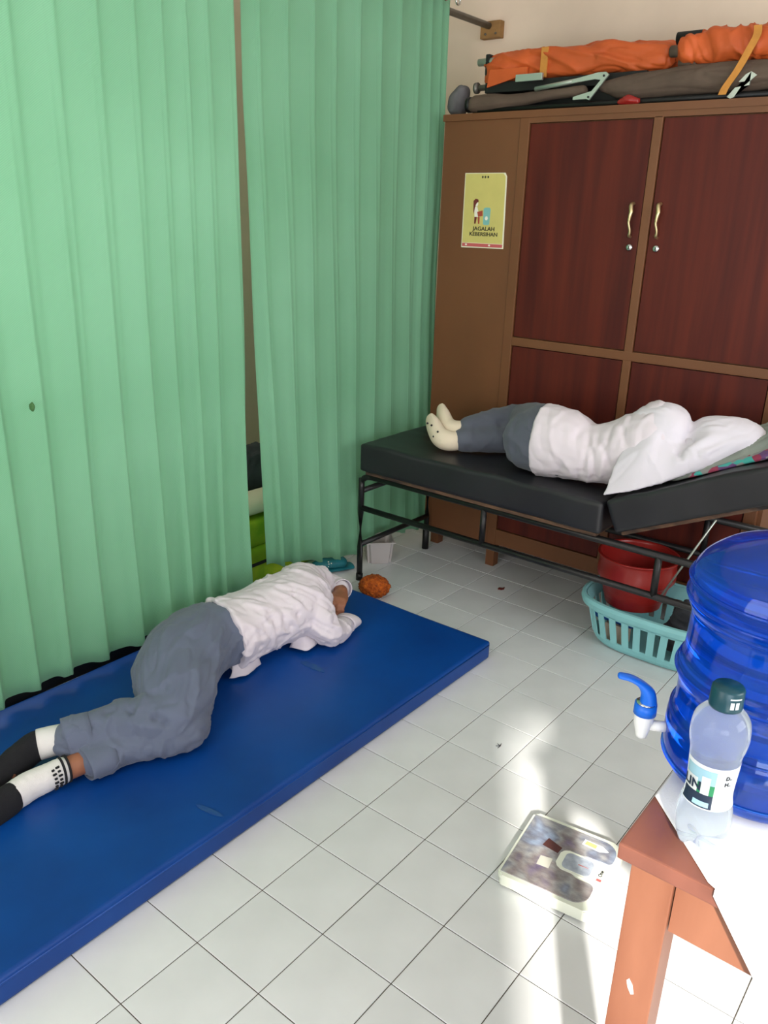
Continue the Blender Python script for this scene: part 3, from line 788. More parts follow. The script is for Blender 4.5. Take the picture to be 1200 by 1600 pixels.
# tap, pointing to +y (left in the photograph)
M_tapw = mat('tap_white', (232, 232, 230), 0.35); M_tapb = mat('tap_blue', (20, 104, 214), 0.35)
ta = math.radians(117)
tdx, tdy = math.cos(ta), math.sin(ta)
def tp(d, h): return (JC[0] + tdx * d, JC[1] + tdy * d, JC[2] + h)
TH = 0.062
bm = bmesh.new(); loft_bm(bm, [(*tp(0.134, TH), 0.0085), (*tp(0.162, TH), 0.0085)], n=12, sub=1, round_caps=False)
loft_bm(bm, [(*tp(0.172, TH - 0.022), 0.0085), (*tp(0.172, TH - 0.012), 0.0105), (*tp(0.172, TH + 0.004), 0.0145), (*tp(0.172, TH + 0.022), 0.0155)], n=16, sub=2, round_caps=False)
tapo = link('tap', bm2me(bm), M_tapw, jg, smooth=True)
tube('collar', [tp(0.172, TH + 0.020), tp(0.172, TH + 0.038)], [0.0175, 0.0170], M_tapb, tapo, n=18)
tube('collar_ring', [tp(0.172, TH + 0.038), tp(0.172, TH + 0.040)], [0.0150, 0.0150], M_chrome, tapo, n=18)
bm = bmesh.new(); loft_bm(bm, [(*tp(0.169, TH + 0.040), 0.013, 0.013), (*tp(0.172, TH + 0.056), 0.012, 0.011), (*tp(0.184, TH + 0.070), 0.010, 0.006), (*tp(0.200, TH + 0.078), 0.010, 0.0045), (*tp(0.216, TH + 0.080), 0.008, 0.0045)], n=14, sub=4)
link('lever', bm2me(bm), M_tapb, tapo, smooth=True)

# ------------------------------------------------------------------ water bottle
BC = (0.334, -0.960, TZ + 0.005)
bt = thing('water_bottle', 'clear plastic water bottle with green label and dark cap', 'bottle', BC)
bp_ = [(0.002, 0.010), (0.024, 0.002), (0.033, 0.012), (0.0365, 0.034), (0.0350, 0.060), (0.0305, 0.082), (0.0300, 0.098), (0.0315, 0.125), (0.0330, 0.148), (0.0362, 0.163), (0.0372, 0.180), (0.0345, 0.198), (0.026, 0.210), (0.0165, 0.2155), (0.0145, 0.219), (0.0145, 0.238)]
bm = bmesh.new()
sp = smooth_prof(bp_, 4)
n = 60
rings = []
for r, h in sp:
    ring_ = []
    for k in range(n):
        th = 2 * PI * k / n
        rr_ = r
        if h < 0.05:                       # petaloid foot
            rr_ = r * (1 - 0.10 * (0.5 - 0.5 * math.cos(5 * th)) * (1 - h / 0.05))
        hh = h + (0.012 * (0.5 - 0.5 * math.cos(5 * th)) * max(0, 1 - h / 0.02) if h < 0.02 else 0)
        ring_.append(bm.verts.new((BC[0] + rr_ * math.cos(th), BC[1] + rr_ * math.sin(th), BC[2] + hh)))
    rings.append(ring_)
for i in range(len(rings) - 1):
    for k in range(n): bm.faces.new((rings[i][k], rings[i][(k + 1) % n], rings[i + 1][(k + 1) % n], rings[i + 1][k]))
bm.faces.new(rings[0][::-1]); bm.faces.new(rings[-1])
link('body', bm2me(bm), M_pet, bt, smooth=True)
M_cap = mat('bottle_cap', (14, 62, 72), 0.35)
bm = bmesh.new(); lathe_bm(bm, [(0.0, 0.216), (0.0205, 0.216), (0.0212, 0.219), (0.0205, 0.243), (0.0185, 0.246), (0.0, 0.246)], BC, n=40, close=False)
cap = link('cap', bm2me(bm), M_cap, bt, smooth=True)
def rad_at(h):
    for (r0, h0), (r1, h1) in zip(sp, sp[1:]):
        if h0 <= h <= h1: return r0 + (r1 - r0) * (h - h0) / (h1 - h0 + 1e-9)
    return 0.0205
def wrap(name, a0, a1, h0, h1, m, off, parent, nn=24, rfix=None, slant=0.0):
    bm = bmesh.new(); g0 = []
    for i in range(nn + 1):
        a = math.radians(a0 + (a1 - a0) * i / nn); row = []
        for j in range(9):
            h = h0 + (h1 - h0) * j / 8 + slant * (i / nn)
            r = (rfix or rad_at(h)) + off
            row.append(bm.verts.new((BC[0] + r * math.cos(a), BC[1] + r * math.sin(a), BC[2] + h)))
        g0.append(row)
    for i in range(nn):
        for j in range(8): bm.faces.new((g0[i][j], g0[i + 1][j], g0[i + 1][j + 1], g0[i][j + 1]))
    return link(name, bm2me(bm), m, parent, smooth=True)
# the camera sees the bottle from azimuth ~195 deg; smaller angle = further left in the picture
M_lab = mat('label_white', (236, 238, 238), 0.5, translucent=0.3)
M_labg = mat('label_green', (36, 132, 84), 0.5); M_labd = mat('label_dark', (22, 40, 62), 0.5); M_labb = mat('label_blue', (150, 190, 205), 0.5)
lab = wrap('label', 120, 285, 0.074, 0.140, M_lab, 0.0006, bt, nn=40)
wrap('label_print', 126, 205, 0.108, 0.134, M_labb, 0.0009, lab)
wrap('label_print', 132, 205, 0.092, 0.112, M_labg, 0.0011, lab)
wrap('label_print', 126, 205, 0.076, 0.096, M_labd, 0.0013, lab)
wrap('label_print', 160, 198, 0.078, 0.085, M_labb, 0.0016, lab)
wrap('label_print', 174, 194, 0.096, 0.124, M_lab, 0.0016, lab)
wrap('label_print', 126, 165, 0.096, 0.118, M_lab, 0.0015, lab)
def wrap_text(body, size, a_c, h_c, m, off, parent, rfix=None, tilt=0.0):
    me = text_mesh(body, size, 0.0002)
    for v in me.vertices:
        x, y = v.co.x, v.co.y
        x, y = x * math.cos(tilt) - y * math.sin(tilt), x * math.sin(tilt) + y * math.cos(tilt)
        h = h_c + y
        r = (rfix or rad_at(h)) + off + v.co.z
        a = math.radians(a_c) + x / r
        v.co = (BC[0] + r * math.cos(a), BC[1] + r * math.sin(a), BC[2] + h)
    return link('lettering', me, m, parent)
wrap_text('LIN', 0.019, 150, 0.106, M_labd, 0.0022, lab)
wrap_text('D..', 0.008, 234, 0.126, M_dark, 0.0012, lab)
wrap_text('H..', 0.008, 234, 0.116, M_dark, 0.0012, lab)
for a in (208, 226): wrap('cap_mark', a, a + 13, 0.223, 0.233, M_lab, 0.0010, cap, nn=6, rfix=0.0206)
wrap('cap_mark', 205, 246, 0.2365, 0.2385, M_lab, 0.0010, cap, nn=10, rfix=0.0206)

# ------------------------------------------------------------------ bathroom scale
SC = (0.93, -0.527, 0.0)
sc = thing('bathroom_scale', 'white bathroom scale with a printed platform on the tiles', 'scale', SC)
rotz = Matrix.Translation(SC) @ Matrix.Rotation(math.radians(-82.5), 4, 'Z')
# local: +x runs towards the dial end (world -y), +y runs to world +x
def loc_prism(name, pts, z0, z1, m, parent, bev=0.0, **k):
    bm = bmesh.new()
    A = [bm.verts.new((x, y, z0)) for x, y in pts]; B = [bm.verts.new((x, y, z1)) for x, y in pts]
    n = len(pts); bm.faces.new(A[::-1]); bm.faces.new(B)
    for i in range(n): bm.faces.new((A[i], A[(i + 1) % n], B[(i + 1) % n], B[i]))
    if bev:
        es = [e for e in bm.edges if all(abs(v.co.z - z1) < 1e-6 for v in e.verts)]
        bmesh.ops.bevel(bm, geom=es, offset=bev, segments=2, affect='EDGES')
    for v in bm.verts: v.co = rotz @ v.co
    return link(name, bm2me(bm), m, parent, **k)
def rrect(x0, x1, y0, y1, r, rs=None, n=6):
    out = []
    for (cx, cy, a0, rr0) in ((x1, y1, 0, 1), (x0, y1, 90, 0), (x0, y0, 180, 0), (x1, y0, 270, 1)):
        r_ = (rs if rs and rr0 else r)
        ccx = cx - math.copysign(r_, cx); ccy = cy - math.copysign(r_, cy)
        for k in range(n + 1):
            a = math.radians(a0 + 90 * k / n)
            out.append((ccx + r_ * math.cos(a), ccy + r_ * math.sin(a)))
    return out
loc_prism('body', rrect(-0.114, 0.128, -0.128, 0.128, 0.012, 0.03), 0.006, 0.030, M_scalew, sc, bev=0.003)
loc_prism('tray', rrect(-0.118, 0.134, -0.131, 0.131, 0.014, 0.034), 0.028, 0.040, M_scalew, sc, bev=0.004)
for x, y in ((-0.09, -0.1), (-0.09, 0.1), (0.1, -0.1), (0.1, 0.1)):
    loc_prism('foot', [(x + 0.014 * math.cos(a), y + 0.014 * math.sin(a)) for a in [2 * PI * k / 12 for k in range(12)]], 0.0, 0.0065, M_black, sc)
def print_mat():
    m = bpy.data.materials.new('platform_print'); m.use_nodes = True
    nt = m.node_tree; n = nt.nodes; L = nt.links; b = n['Principled BSDF']; b.inputs['Roughness'].default_value = 0.3
    tc = n.new('ShaderNodeTexCoord')
    def nz_(sc_, rot, det):
        mp = n.new('ShaderNodeMapping'); mp.inputs['Scale'].default_value = sc_; mp.inputs['Rotation'].default_value = (0, 0, rot)
        L.new(tc.outputs['Object'], mp.inputs[0])
        q = n.new('ShaderNodeTexNoise'); q.inputs['Scale'].default_value = 1.0; q.inputs['Detail'].default_value = det; q.inputs['Roughness'].default_value = 0.65
        L.new(mp.outputs[0], q.inputs['Vector']); return q
    big = nz_((11, 11, 11), 0.3, 2); fine = nz_((60, 26, 30), 0.25, 6)
    rp = n.new('ShaderNodeValToRGB'); e = rp.color_ramp.elements
    e[0].position = 0.30; e[0].color = (*lin((120, 108, 136)), 1); e[1].position = 0.70; e[1].color = (*lin((150, 164, 186)), 1)
    for p_, c_ in ((0.43, (146, 138, 136)), (0.52, (164, 164, 164)), (0.60, (134, 138, 150))):
        q = e.new(p_); q.color = (*lin(c_), 1)
    L.new(big.outputs['Fac'], rp.inputs[0])
    r2 = n.new('ShaderNodeValToRGB'); r2.color_ramp.elements[0].position = 0.36; r2.color_ramp.elements[0].color = (0.52, 0.50, 0.56, 1)
    r2.color_ramp.elements[1].position = 0.62; r2.color_ramp.elements[1].color = (1, 1, 1, 1)
    L.new(fine.outputs['Fac'], r2.inputs[0])
    mx = n.new('ShaderNodeMix'); mx.data_type = 'RGBA'; mx.blend_type = 'MULTIPLY'; mx.inputs[0].default_value = 0.85
    L.new(rp.outputs[0], mx.inputs[6]); L.new(r2.outputs[0], mx.inputs[7])
    L.new(mx.outputs[2], b.inputs['Base Color'])
    return m
M_print = print_mat()
# platform with a U notch around the dial
def arc(cx, cy, r, a0, a1, n=8): return [(cx + r * math.cos(math.radians(a0 + (a1 - a0) * k / n)), cy + r * math.sin(math.radians(a0 + (a1 - a0) * k / n))) for k in range(n + 1)]
outl = [(-0.112, 0.119), (-0.112, -0.119)] + arc(0.062, -0.079, 0.040, -90, 0) + arc(0.088, -0.058, 0.014, 0, 90, 4) + arc(0.062, -0.012, 0.032, 270, 180, 6)[0:4] + arc(0.06, 0.0, 0.034, 200, 160, 4) + arc(0.062, 0.012, 0.032, 180, 90, 6)[2:] + arc(0.104, 0.058, 0.014, 270, 360, 4) + arc(0.078, 0.079, 0.040, 0, 90)
loc_prism('platform', outl, 0.0395, 0.0425, M_print, sc)
loc_prism('dial_bezel', rrect(0.03, 0.088, -0.036, 0.036, 0.018, 0.018), 0.0395, 0.044, M_scalew, sc, bev=0.002)
M_dial = mat('dial_face', (176, 184, 196), 0.15, rgb2=(150, 158, 172), vscale=(60, 60, 60))
dl = loc_prism('dial', rrect(0.037, 0.081, -0.029, 0.029, 0.014, 0.014), 0.044, 0.0448, M_dial, sc)
loc_prism('needle', [(0.046, -0.001), (0.072, 0.001), (0.046, 0.0015)], 0.0448, 0.0455, M_pred, sc)
M_ptan = mat('print_tan', (196, 178, 120), 0.4); M_pboat = mat('print_boat', (214, 218, 220), 0.4); M_pdk = mat('print_dark_brown', (84, 50, 48), 0.4); M_plab = mat('worn_sticker', (190, 188, 178), 0.5)
pf = [o for o in sc.children if o.name.startswith('platform')][0]
loc_prism('boat_print', [(0.030, 0.078), (0.078, 0.074), (0.098, 0.086), (0.080, 0.098), (0.032, 0.100)], 0.0425, 0.0428, M_pboat, pf)
loc_prism('boat_roof_print', [(0.036, 0.082), (0.066, 0.080), (0.066, 0.094), (0.038, 0.096)], 0.0427, 0.0430, M_ptan, pf)
loc_prism('house_print', [(-0.056, 0.020), (-0.012, 0.012), (-0.008, 0.036), (-0.050, 0.052)], 0.0425, 0.0428, M_pdk, pf)
loc_prism('sticker', [(-0.045, -0.052), (-0.014, -0.050), (-0.016, -0.014), (-0.046, -0.018)], 0.0425, 0.0429, M_plab, pf)
me = text_mesh('One', 0.013, 0.0003); me.transform(rotz @ Matrix.Translation((0.103, 0.006, 0.0405)) @ Matrix.Rotation(PI / 2, 4, 'Z'))
link('lettering', me, M_dark, sc)
loc_prism('red_mark', [(0.098, -0.022), (0.110, -0.022), (0.110, -0.014), (0.098, -0.014)], 0.0400, 0.0406, M_ppink, sc)

# ------------------------------------------------------------------ laundry basket with basin under the bed
KC = Vector((2.245, -0.275, 0))
bk = thing('laundry_basket', 'turquoise plastic basket with slots under the bed', 'basket', KC)
def sup(a, b, t, p=3.2):
    c_, s_ = math.cos(t), math.sin(t)
    return (a * math.copysign(abs(c_) ** (2 / p), c_), b * math.copysign(abs(s_) ** (2 / p), s_))
def bwall(z): f = z / 0.2; return 0.155 + 0.035 * f, 0.235 + 0.05 * f
def bband(name, zs, m, parent, thick=0.004, offs=None):
    bm = bmesh.new(); n = 64; R_ = []
    for q, z in enumerate(zs):
        a, b = bwall(z); o_ = offs[q] if offs else 0
        R_.append([bm.verts.new((KC.x + sup(a + o_, b + o_, 2 * PI * k / n)[0], KC.y + sup(a + o_, b + o_, 2 * PI * k / n)[1], z)) for k in range(n)])
    for i in range(len(zs) - 1):
        for k in range(n): bm.faces.new((R_[i][k], R_[i][(k + 1) % n], R_[i + 1][(k + 1) % n], R_[i + 1][k]))
    bmesh.ops.recalc_face_normals(bm, faces=bm.faces[:])
    bmesh.ops.solidify(bm, geom=bm.faces[:], thickness=thick)
    return link(name, bm2me(bm), m, parent, smooth=False)
bband('lower_wall', [0.004, 0.02, 0.045], M_turq, bk, offs=[-0.015, -0.004, 0])
bband('upper_wall', [0.145, 0.175, 0.196], M_turq, bk)
bband('rim', [0.168, 0.166, 0.185, 0.2, 0.202, 0.196], M_turq, bk, offs=[0.012, 0.02, 0.022, 0.016, 0.006, 0.002])
bm = bmesh.new(); n = 64
bm.faces.new([bm.verts.new((KC.x + sup(0.14, 0.22, 2 * PI * k / n)[0], KC.y + sup(0.14, 0.22, 2 * PI * k / n)[1], 0.005)) for k in range(n)])
link('base', bm2me(bm), M_turq, bk)
# slats spaced along the perimeter
per = []
a, b = bwall(0.1)
N_ = 720; acc = 0; last = None
for k in range(N_ + 1):
    p = Vector(sup(a, b, 2 * PI * k / N_))
    if last is not None: acc += (p - last).length
    per.append((acc, k)); last = p
total = acc; ns = 30
for q in range(ns):
    s0 = total * (q + 0.5) / ns
    k = min(per, key=lambda t: abs(t[0] - s0))[1]
    k2 = (k + 4) % N_
    pts3 = []
    A0, B0 = bwall(0.04); A1, B1 = bwall(0.15)
    p0 = Vector(sup(A0, B0, 2 * PI * k / N_)); p1 = Vector(sup(A1, B1, 2 * PI * k / N_))
    tg = (Vector(sup(a, b, 2 * PI * k2 / N_)) - Vector(sup(a, b, 2 * PI * k / N_))).normalized()
    nn_ = Vector((tg.y, -tg.x)); hw = 0.0135
    bm = bmesh.new(); vv = []
    for p, z in ((p0, 0.04), (p1, 0.15)):
        for sx, sn_ in ((-1, -1), (1, -1), (1, 0.6), (-1, 0.6)):
            r_ = p + tg * hw * sx + nn_ * 0.0025 * sn_
            vv.append(bm.verts.new((KC.x + r_.x, KC.y + r_.y, z)))
    for f in ((0, 1, 2, 3), (7, 6, 5, 4), (0, 4, 5, 1), (1, 5, 6, 2), (2, 6, 7, 3), (3, 7, 4, 0)): bm.faces.new([vv[i] for i in f])
    link('slat', bm2me(bm), M_turq, bk)
M_bluebox = mat('blue_fabric', (28, 84, 160), 0.8); M_beige = mat('beige_card', (196, 178, 158), 0.9)
tag(box('cardboard_box', (2.15, -0.18, 0.012), (2.20, -0.09, 0.085), M_beige, bev=0.003), 'beige cardboard box inside the turquoise basket', 'box')
bm = bmesh.new(); loft_bm(bm, [(2.165, -0.19, 0.112, 0.03, 0.024), (2.17, -0.12, 0.113, 0.03, 0.025), (2.165, -0.06, 0.112, 0.03, 0.022)], n=14, sub=4)
me = remesh(bm, 0.006, 3); wrinkle(me, 0.003, (0, 1, 0), 4, 22, 2, floor=0.0865)
tag(link('blue_cloth', me, M_bluebox, smooth=True), 'blue folded cloth inside the turquoise basket', 'cloth')
bm = bmesh.new(); loft_bm(bm, [(2.23, -0.34, 0.085, 0.08, 0.06), (2.24, -0.40, 0.10, 0.08, 0.075), (2.24, -0.43, 0.11, 0.07, 0.07)], n=16, sub=4)
loft_bm(bm, [(2.2, -0.36, 0.17, 0.04, 0.03), (2.18, -0.38, 0.215, 0.035, 0.03), (2.16, -0.40, 0.26, 0.03, 0.02)], n=12, sub=4)
me = remesh(bm, 0.008, 3); wrinkle(me, 0.008, (0.3, 1, 0.6), 3, 18, 6, floor=0.009)
tag(link('dark_garment', me, M_charcoal, smooth=True), 'dark grey garment stuffed in the turquoise basket', 'clothes')
bs = thing('basin', 'red plastic wash basin sitting in the turquoise basket', 'basin', (2.29, -0.135, 0.14))
bm = bmesh.new()
pr = [(0.0, 0.0), (0.105, 0.0), (0.118, 0.012), (0.132, 0.070), (0.145, 0.115), (0.158, 0.130), (0.162, 0.150), (0.158, 0.200), (0.160, 0.232), (0.168, 0.236), (0.166, 0.242), (0.154, 0.238), (0.150, 0.20), (0.138, 0.115), (0.112, 0.016), (0.0, 0.012)]
lathe_bm(bm, [(max(r, 0.0005), h) for r, h in smooth_prof([(r * 0.93, h * 0.86) for r, h in pr], 3)], (2.29, -0.135, 0.14), n=56, close=False)
link('bowl', bm2me(bm), M_red, bs, smooth=True)

# ------------------------------------------------------------------ small things on the floor
bm = bmesh.new()
bmesh.ops.create_icosphere(bm, subdivisions=5, radius=1.0)
for v in bm.verts:
    p = v.co.copy()
    f = 1 + 0.10 * noise.noise(p * 2.2) + 0.11 * noise.noise(p * 9) + 0.10 * noise.noise(p * 24)
    v.co = Vector((1.862 + p.x * 0.062 * f, 0.845 + p.y * 0.068 * f, max(0.001, 0.044 + p.z * 0.045 * f)))
M_fluff = mat('orange_fluff', (196, 96, 22), 0.95, rgb2=(128, 52, 12), vscale=(70, 70, 70), bump=0.5, bscale=160)
tag(link('fluffy_toy', bm2me(bm), M_fluff, smooth=True), 'orange fluffy ball lying between mattress and bed leg', 'soft toy')
# white plastic bin by the curtain
wb = thing('plastic_bin', 'small white plastic bin half behind the green curtain', 'bin', (2.15, 1.13, 0))
M_bin = mat('white_plastic', (220, 212, 210), 0.5, translucent=0.35)
bm = bmesh.new(); R_ = []
for z, e_ in ((0.0, 0.0), (0.108, 0.010)):
    R_.append([bm.verts.new((2.165 + sx * (0.055 + e_), 1.165 + sy * (0.062 + e_), z)) for sx, sy in ((-1, -1), (1, -1), (1, 1), (-1, 1))])
for k in range(4): bm.faces.new((R_[0][k], R_[0][(k + 1) % 4], R_[1][(k + 1) % 4], R_[1][k]))
bm.faces.new(R_[0][::-1])
bmesh.ops.recalc_face_normals(bm, faces=bm.faces[:])
bmesh.ops.bevel(bm, geom=[e for e in bm.edges if abs(e.verts[0].co.z - e.verts[1].co.z) > 0.05], offset=0.015, segments=3, affect='EDGES')
bmesh.ops.solidify(bm, geom=bm.faces[:], thickness=0.002)
rm = Matrix.Translation((2.19, 1.09, 0)) @ Matrix.Rotation(math.radians(-42), 4, 'Z') @ Matrix.Translation((-2.165, -1.165, 0))
for v in bm.verts: v.co = rm @ v.co
link('wall', bm2me(bm), M_bin, wb, smooth=False)
bm = bmesh.new(); R_ = []
for ex in (0.0102, 0.015):
    for z in (0.105, 0.111):
        R_.append([bm.verts.new(rm @ Vector((2.165 + sx * (0.055 + ex), 1.165 + sy * (0.062 + ex), z))) for sx, sy in ((-1, -1), (1, -1), (1, 1), (-1, 1))])
for A_, B_ in ((0, 2), (2, 3), (3, 1), (1, 0)):
    for k in range(4): bm.faces.new((R_[A_][k], R_[A_][(k + 1) % 4], R_[B_][(k + 1) % 4], R_[B_][k]))
link('rim', bm2me(bm), M_bin, wb)
# teal sandal under the curtain hem
sn = thing('sandal', 'teal perforated plastic sandal under the hem of the curtain', 'sandal', (1.93, 1.16, 0))
bm = bmesh.new(); loft_bm(bm, [(1.86, 1.20, 0.012, 0.035, 0.011), (1.92, 1.165, 0.012, 0.040, 0.011), (2.02, 1.115, 0.012, 0.036, 0.011)], n=16, sub=4)
link('sole', bm2me(bm), M_teal, sn, smooth=True)
bm = bmesh.new(); loft_bm(bm, [(1.855, 1.185, 0.040, 0.030, 0.020), (1.90, 1.165, 0.048, 0.040, 0.026), (1.97, 1.13, 0.042, 0.038, 0.024)], n=16, sub=4)
up_ = link('upper', bm2me(bm), M_teal, sn, smooth=True)
for dx, dz in ((0, 0), (0.012, 0.002), (0.002, 0.012), (0.013, 0.013), (0.0, 0.023)):
    bm = bmesh.new(); bmesh.ops.create_icosphere(bm, subdivisions=1, radius=0.0035, matrix=Matrix.Translation((1.882 + dx, 1.133 - dx * 0.5, 0.044 + dz)))
    link('hole', bm2me(bm), M_pwhite, up_)
tag(prism('paper_scrap', [(2.282, 0.472), (2.300, 0.476), (2.306, 0.462), (2.320, 0.458), (2.300, 0.450), (2.286, 0.456)], 0.0005, 0.004, 'z', M_pbrown), 'dark red paper scrap on the floor under the bed', 'scrap')
bm = bmesh.new()
for a_ in (0.3, 1.2, 2.2, 3.1):
    p = Vector((1.286, -0.140, 0.0008)); q = p + Vector((math.cos(a_), math.sin(a_), 0)) * 0.014
    loft_bm(bm, [(*p, 0.0014), (*q, 0.0009)], n=6, sub=1, round_caps=False)
tag(link('dead_leaf_bit', bm2me(bm), M_charcoal), 'tiny grey twig bit lying on the open tiles', 'twig')

# ------------------------------------------------------------------ things behind the curtain, seen through the gap and under the hem
lm = thing('lime_mattress', 'lime green folded mattress seen through the curtain gap', 'mattress', (1.7, 1.55, 0))
bm = bmesh.new(); box_bm(bm, (1.25, 1.30, 0.0), (2.25, 1.98, 0.17), bev=0.03, seg=3)
box_bm(bm, (1.27, 1.315, 0.165), (2.23, 1.97, 0.29), bev=0.03, seg=3)
link('pad', bm2me(bm), M_lime, lm, smooth=True)
box('dark_stripe', (1.27, 1.297, 0.09), (2.23, 1.303, 0.105), M_black, lm)
bm = bmesh.new(); loft_bm(bm, [(1.50, 1.415, 0.336, 0.075, 0.042), (1.70, 1.41, 0.338, 0.085, 0.045), (1.92, 1.415, 0.336, 0.075, 0.042)], n=20, sub=4)
tag(link('pillow', bm2me(bm), M_cream, smooth=True), 'cream pillow on the lime mattress behind the curtain', 'pillow')
bm = bmesh.new(); loft_bm(bm, [(1.62, 1.64, 0.39, 0.10, 0.10), (1.88, 1.64, 0.40, 0.11, 0.115), (2.12, 1.64, 0.39, 0.10, 0.10)], n=20, sub=4)
me = remesh(bm, 0.012, 3); wrinkle(me, 0.014, (1, 0, 0.4), 3, 13, 9.0, floor=0.29)
tag(link('blanket_bundle', me, M_charcoal, smooth=True), 'dark grey blanket bundle behind the cream pillow', 'blanket')
fr = thing('low_black_bar', 'black low steel frame along the mattress behind the curtain', 'bed frame', (0.4, 1.2, 0))  # black bar fills the strip under the hem and hides the floor behind
box('side_bar', (-0.5, 1.125, 0.045), (1.22, 1.165, 0.105), M_blacksteel, fr, bev=0.004)
for x in (-0.48, 0.35, 1.17): box('leg', (x, 1.135, 0.0), (x + 0.03, 1.165, 0.05), M_blacksteel, fr)

#PEOPLE
# ------------------------------------------------------------------ people
def head_bm(bm, c, fwd, upv, s=1.0):
    """skull, jaw, nose, ears and brow; fwd = the way the face looks, upv = crown direction"""
    f = Vector(fwd).normalized(); u = Vector(upv).normalized(); r_ = f.cross(u).normalized(); u = r_.cross(f)
    c = Vector(c)
    def ell(o, rx, ry, rz):
        res = bmesh.ops.create_icosphere(bm, subdivisions=3, radius=1.0)
        for v in res['verts']:
            p = v.co.copy()
            v.co = c + (f * (o[0] + p.x * rx) + r_ * (o[1] + p.y * ry) + u * (o[2] + p.z * rz)) * s
    ell((-0.01, 0, 0.025), 0.092, 0.074, 0.082)
    ell((0.025, 0, -0.045), 0.058, 0.055, 0.062)
    ell((0.062, 0, -0.092), 0.024, 0.026, 0.018)
    ell((0.092, 0, -0.025), 0.018, 0.012, 0.020)
    ell((0.080, 0, 0.020), 0.014, 0.040, 0.012)
    ell((0.078, 0, -0.062), 0.012, 0.024, 0.009)
    for sgn in (-1, 1):
        ell((-0.005, sgn * 0.076, -0.012), 0.020, 0.010, 0.030)
        ell((0.074, sgn * 0.030, 0.000), 0.010, 0.014, 0.008)
def hand_bm(bm, wrist, palm_dir, back_dir, curl=1.0, s=1.0, side=1):
    d = Vector(palm_dir).normalized(); b = Vector(back_dir).normalized()
    w = d.cross(b).normalized(); b = w.cross(d).normalized()
    W_ = Vector(wrist)
    P = lambda x, y, z: tuple(W_ + (d * x + w * y + b * z) * s)
    upv = tuple(b)
    loft_bm(bm, [(*P(-0.01, 0, 0), .026 * s, .019 * s), (*P(0.03, 0, 0), .036 * s, .017 * s), (*P(0.072, 0, 0.002), .041 * s, .014 * s)], n=14, sub=3, up=upv)
    for k, (y, L_) in enumerate(((-0.030, .062), (-0.010, .074), (0.011, .070), (0.031, .054))):
        a = 0.0; x, z = 0.078, 0.004
        pts = [(*P(x - 0.01, y, z), .0092 * s)]
        for seg, (fr_, da) in enumerate(((0.42, 0.55), (0.33, 1.0), (0.25, 0.7))):
            a += da * curl
            x += L_ * fr_ * math.cos(a); z -= L_ * fr_ * math.sin(a)
            pts.append((*P(x, y, z), (.0088, .0082, .0072)[seg] * s))
        loft_bm(bm, pts, n=8, sub=2, up=upv)
    y = -0.036 * side
    loft_bm(bm, [(*P(0.012, y * 0.6, -0.004), .012 * s), (*P(0.040, y * 1.35, -0.016 * curl), .0105 * s), (*P(0.064, y * 1.2, -0.030 * curl), .0095 * s), (*P(0.080, y * 0.8, -0.040 * curl), .008 * s)], n=8, sub=3, up=upv)
def foot_secs(ankle, heel, toe, s=1.0):
    pass
def cloth(name, parts, voxel, sm, m, parent, wr, smooth=True, label=None, cut=None):
    bm = bmesh.new()
    for secs in parts:
        kw = {}
        if isinstance(secs, dict): kw = dict(secs); secs = kw.pop('secs')
        loft_bm(bm, secs, n=20, sub=5, **kw)
    me = remesh(bm, voxel, sm)
    for w_ in wr: wrinkle(me, **w_)
    if cut: cut(me)
    return link(name, me, m, parent, smooth=smooth, label=label)

# crease lines of the garments (start, end, width, depth)
F_TR = [((0.43, 0.663, 0.2), (0.474, 0.613, 0.2), 0.011, -0.02), ((0.474, 0.613, 0.2), (0.501, 0.545, 0.2), 0.011, -0.02), ((0.501, 0.545, 0.2), (0.506, 0.432, 0.2), 0.011, -0.02), ((0.467, 0.681, 0.2), (0.54, 0.568, 0.2), 0.012, 0.008), ((0.54, 0.568, 0.2), (0.562, 0.452, 0.2), 0.012, 0.008), ((0.433, 0.584, 0.2), (0.475, 0.481, 0.2), 0.01, 0.006), ((0.528, 0.582, 0.2), (0.623, 0.534, 0.2), 0.008, -0.007), ((0.886, 0.707, 0.2), (0.767, 0.554, 0.2), 0.008, -0.01), ((1.012, 0.888, 0.2), (0.902, 0.702, 0.2), 0.004, -0.006), ((0.746, 0.544, 0.2), (0.877, 0.581, 0.2), 0.008, -0.008), ((0.352, 0.667, 0.2), (0.377, 0.584, 0.2), 0.008, -0.007), ((0.856, 0.818, 0.2), (0.672, 0.553, 0.2), 0.012, 0.005), ((0.842, 0.901, 0.2), (0.631, 0.652, 0.2), 0.014, -0.005), ((0.931, 0.835, 0.2), (0.772, 0.604, 0.2), 0.009, -0.007), ((0.417, 0.503, 0.2), (0.502, 0.405, 0.2), 0.012, -0.006), ((0.548, 0.64, 0.2), (0.702, 0.626, 0.2), 0.012, 0.005)]
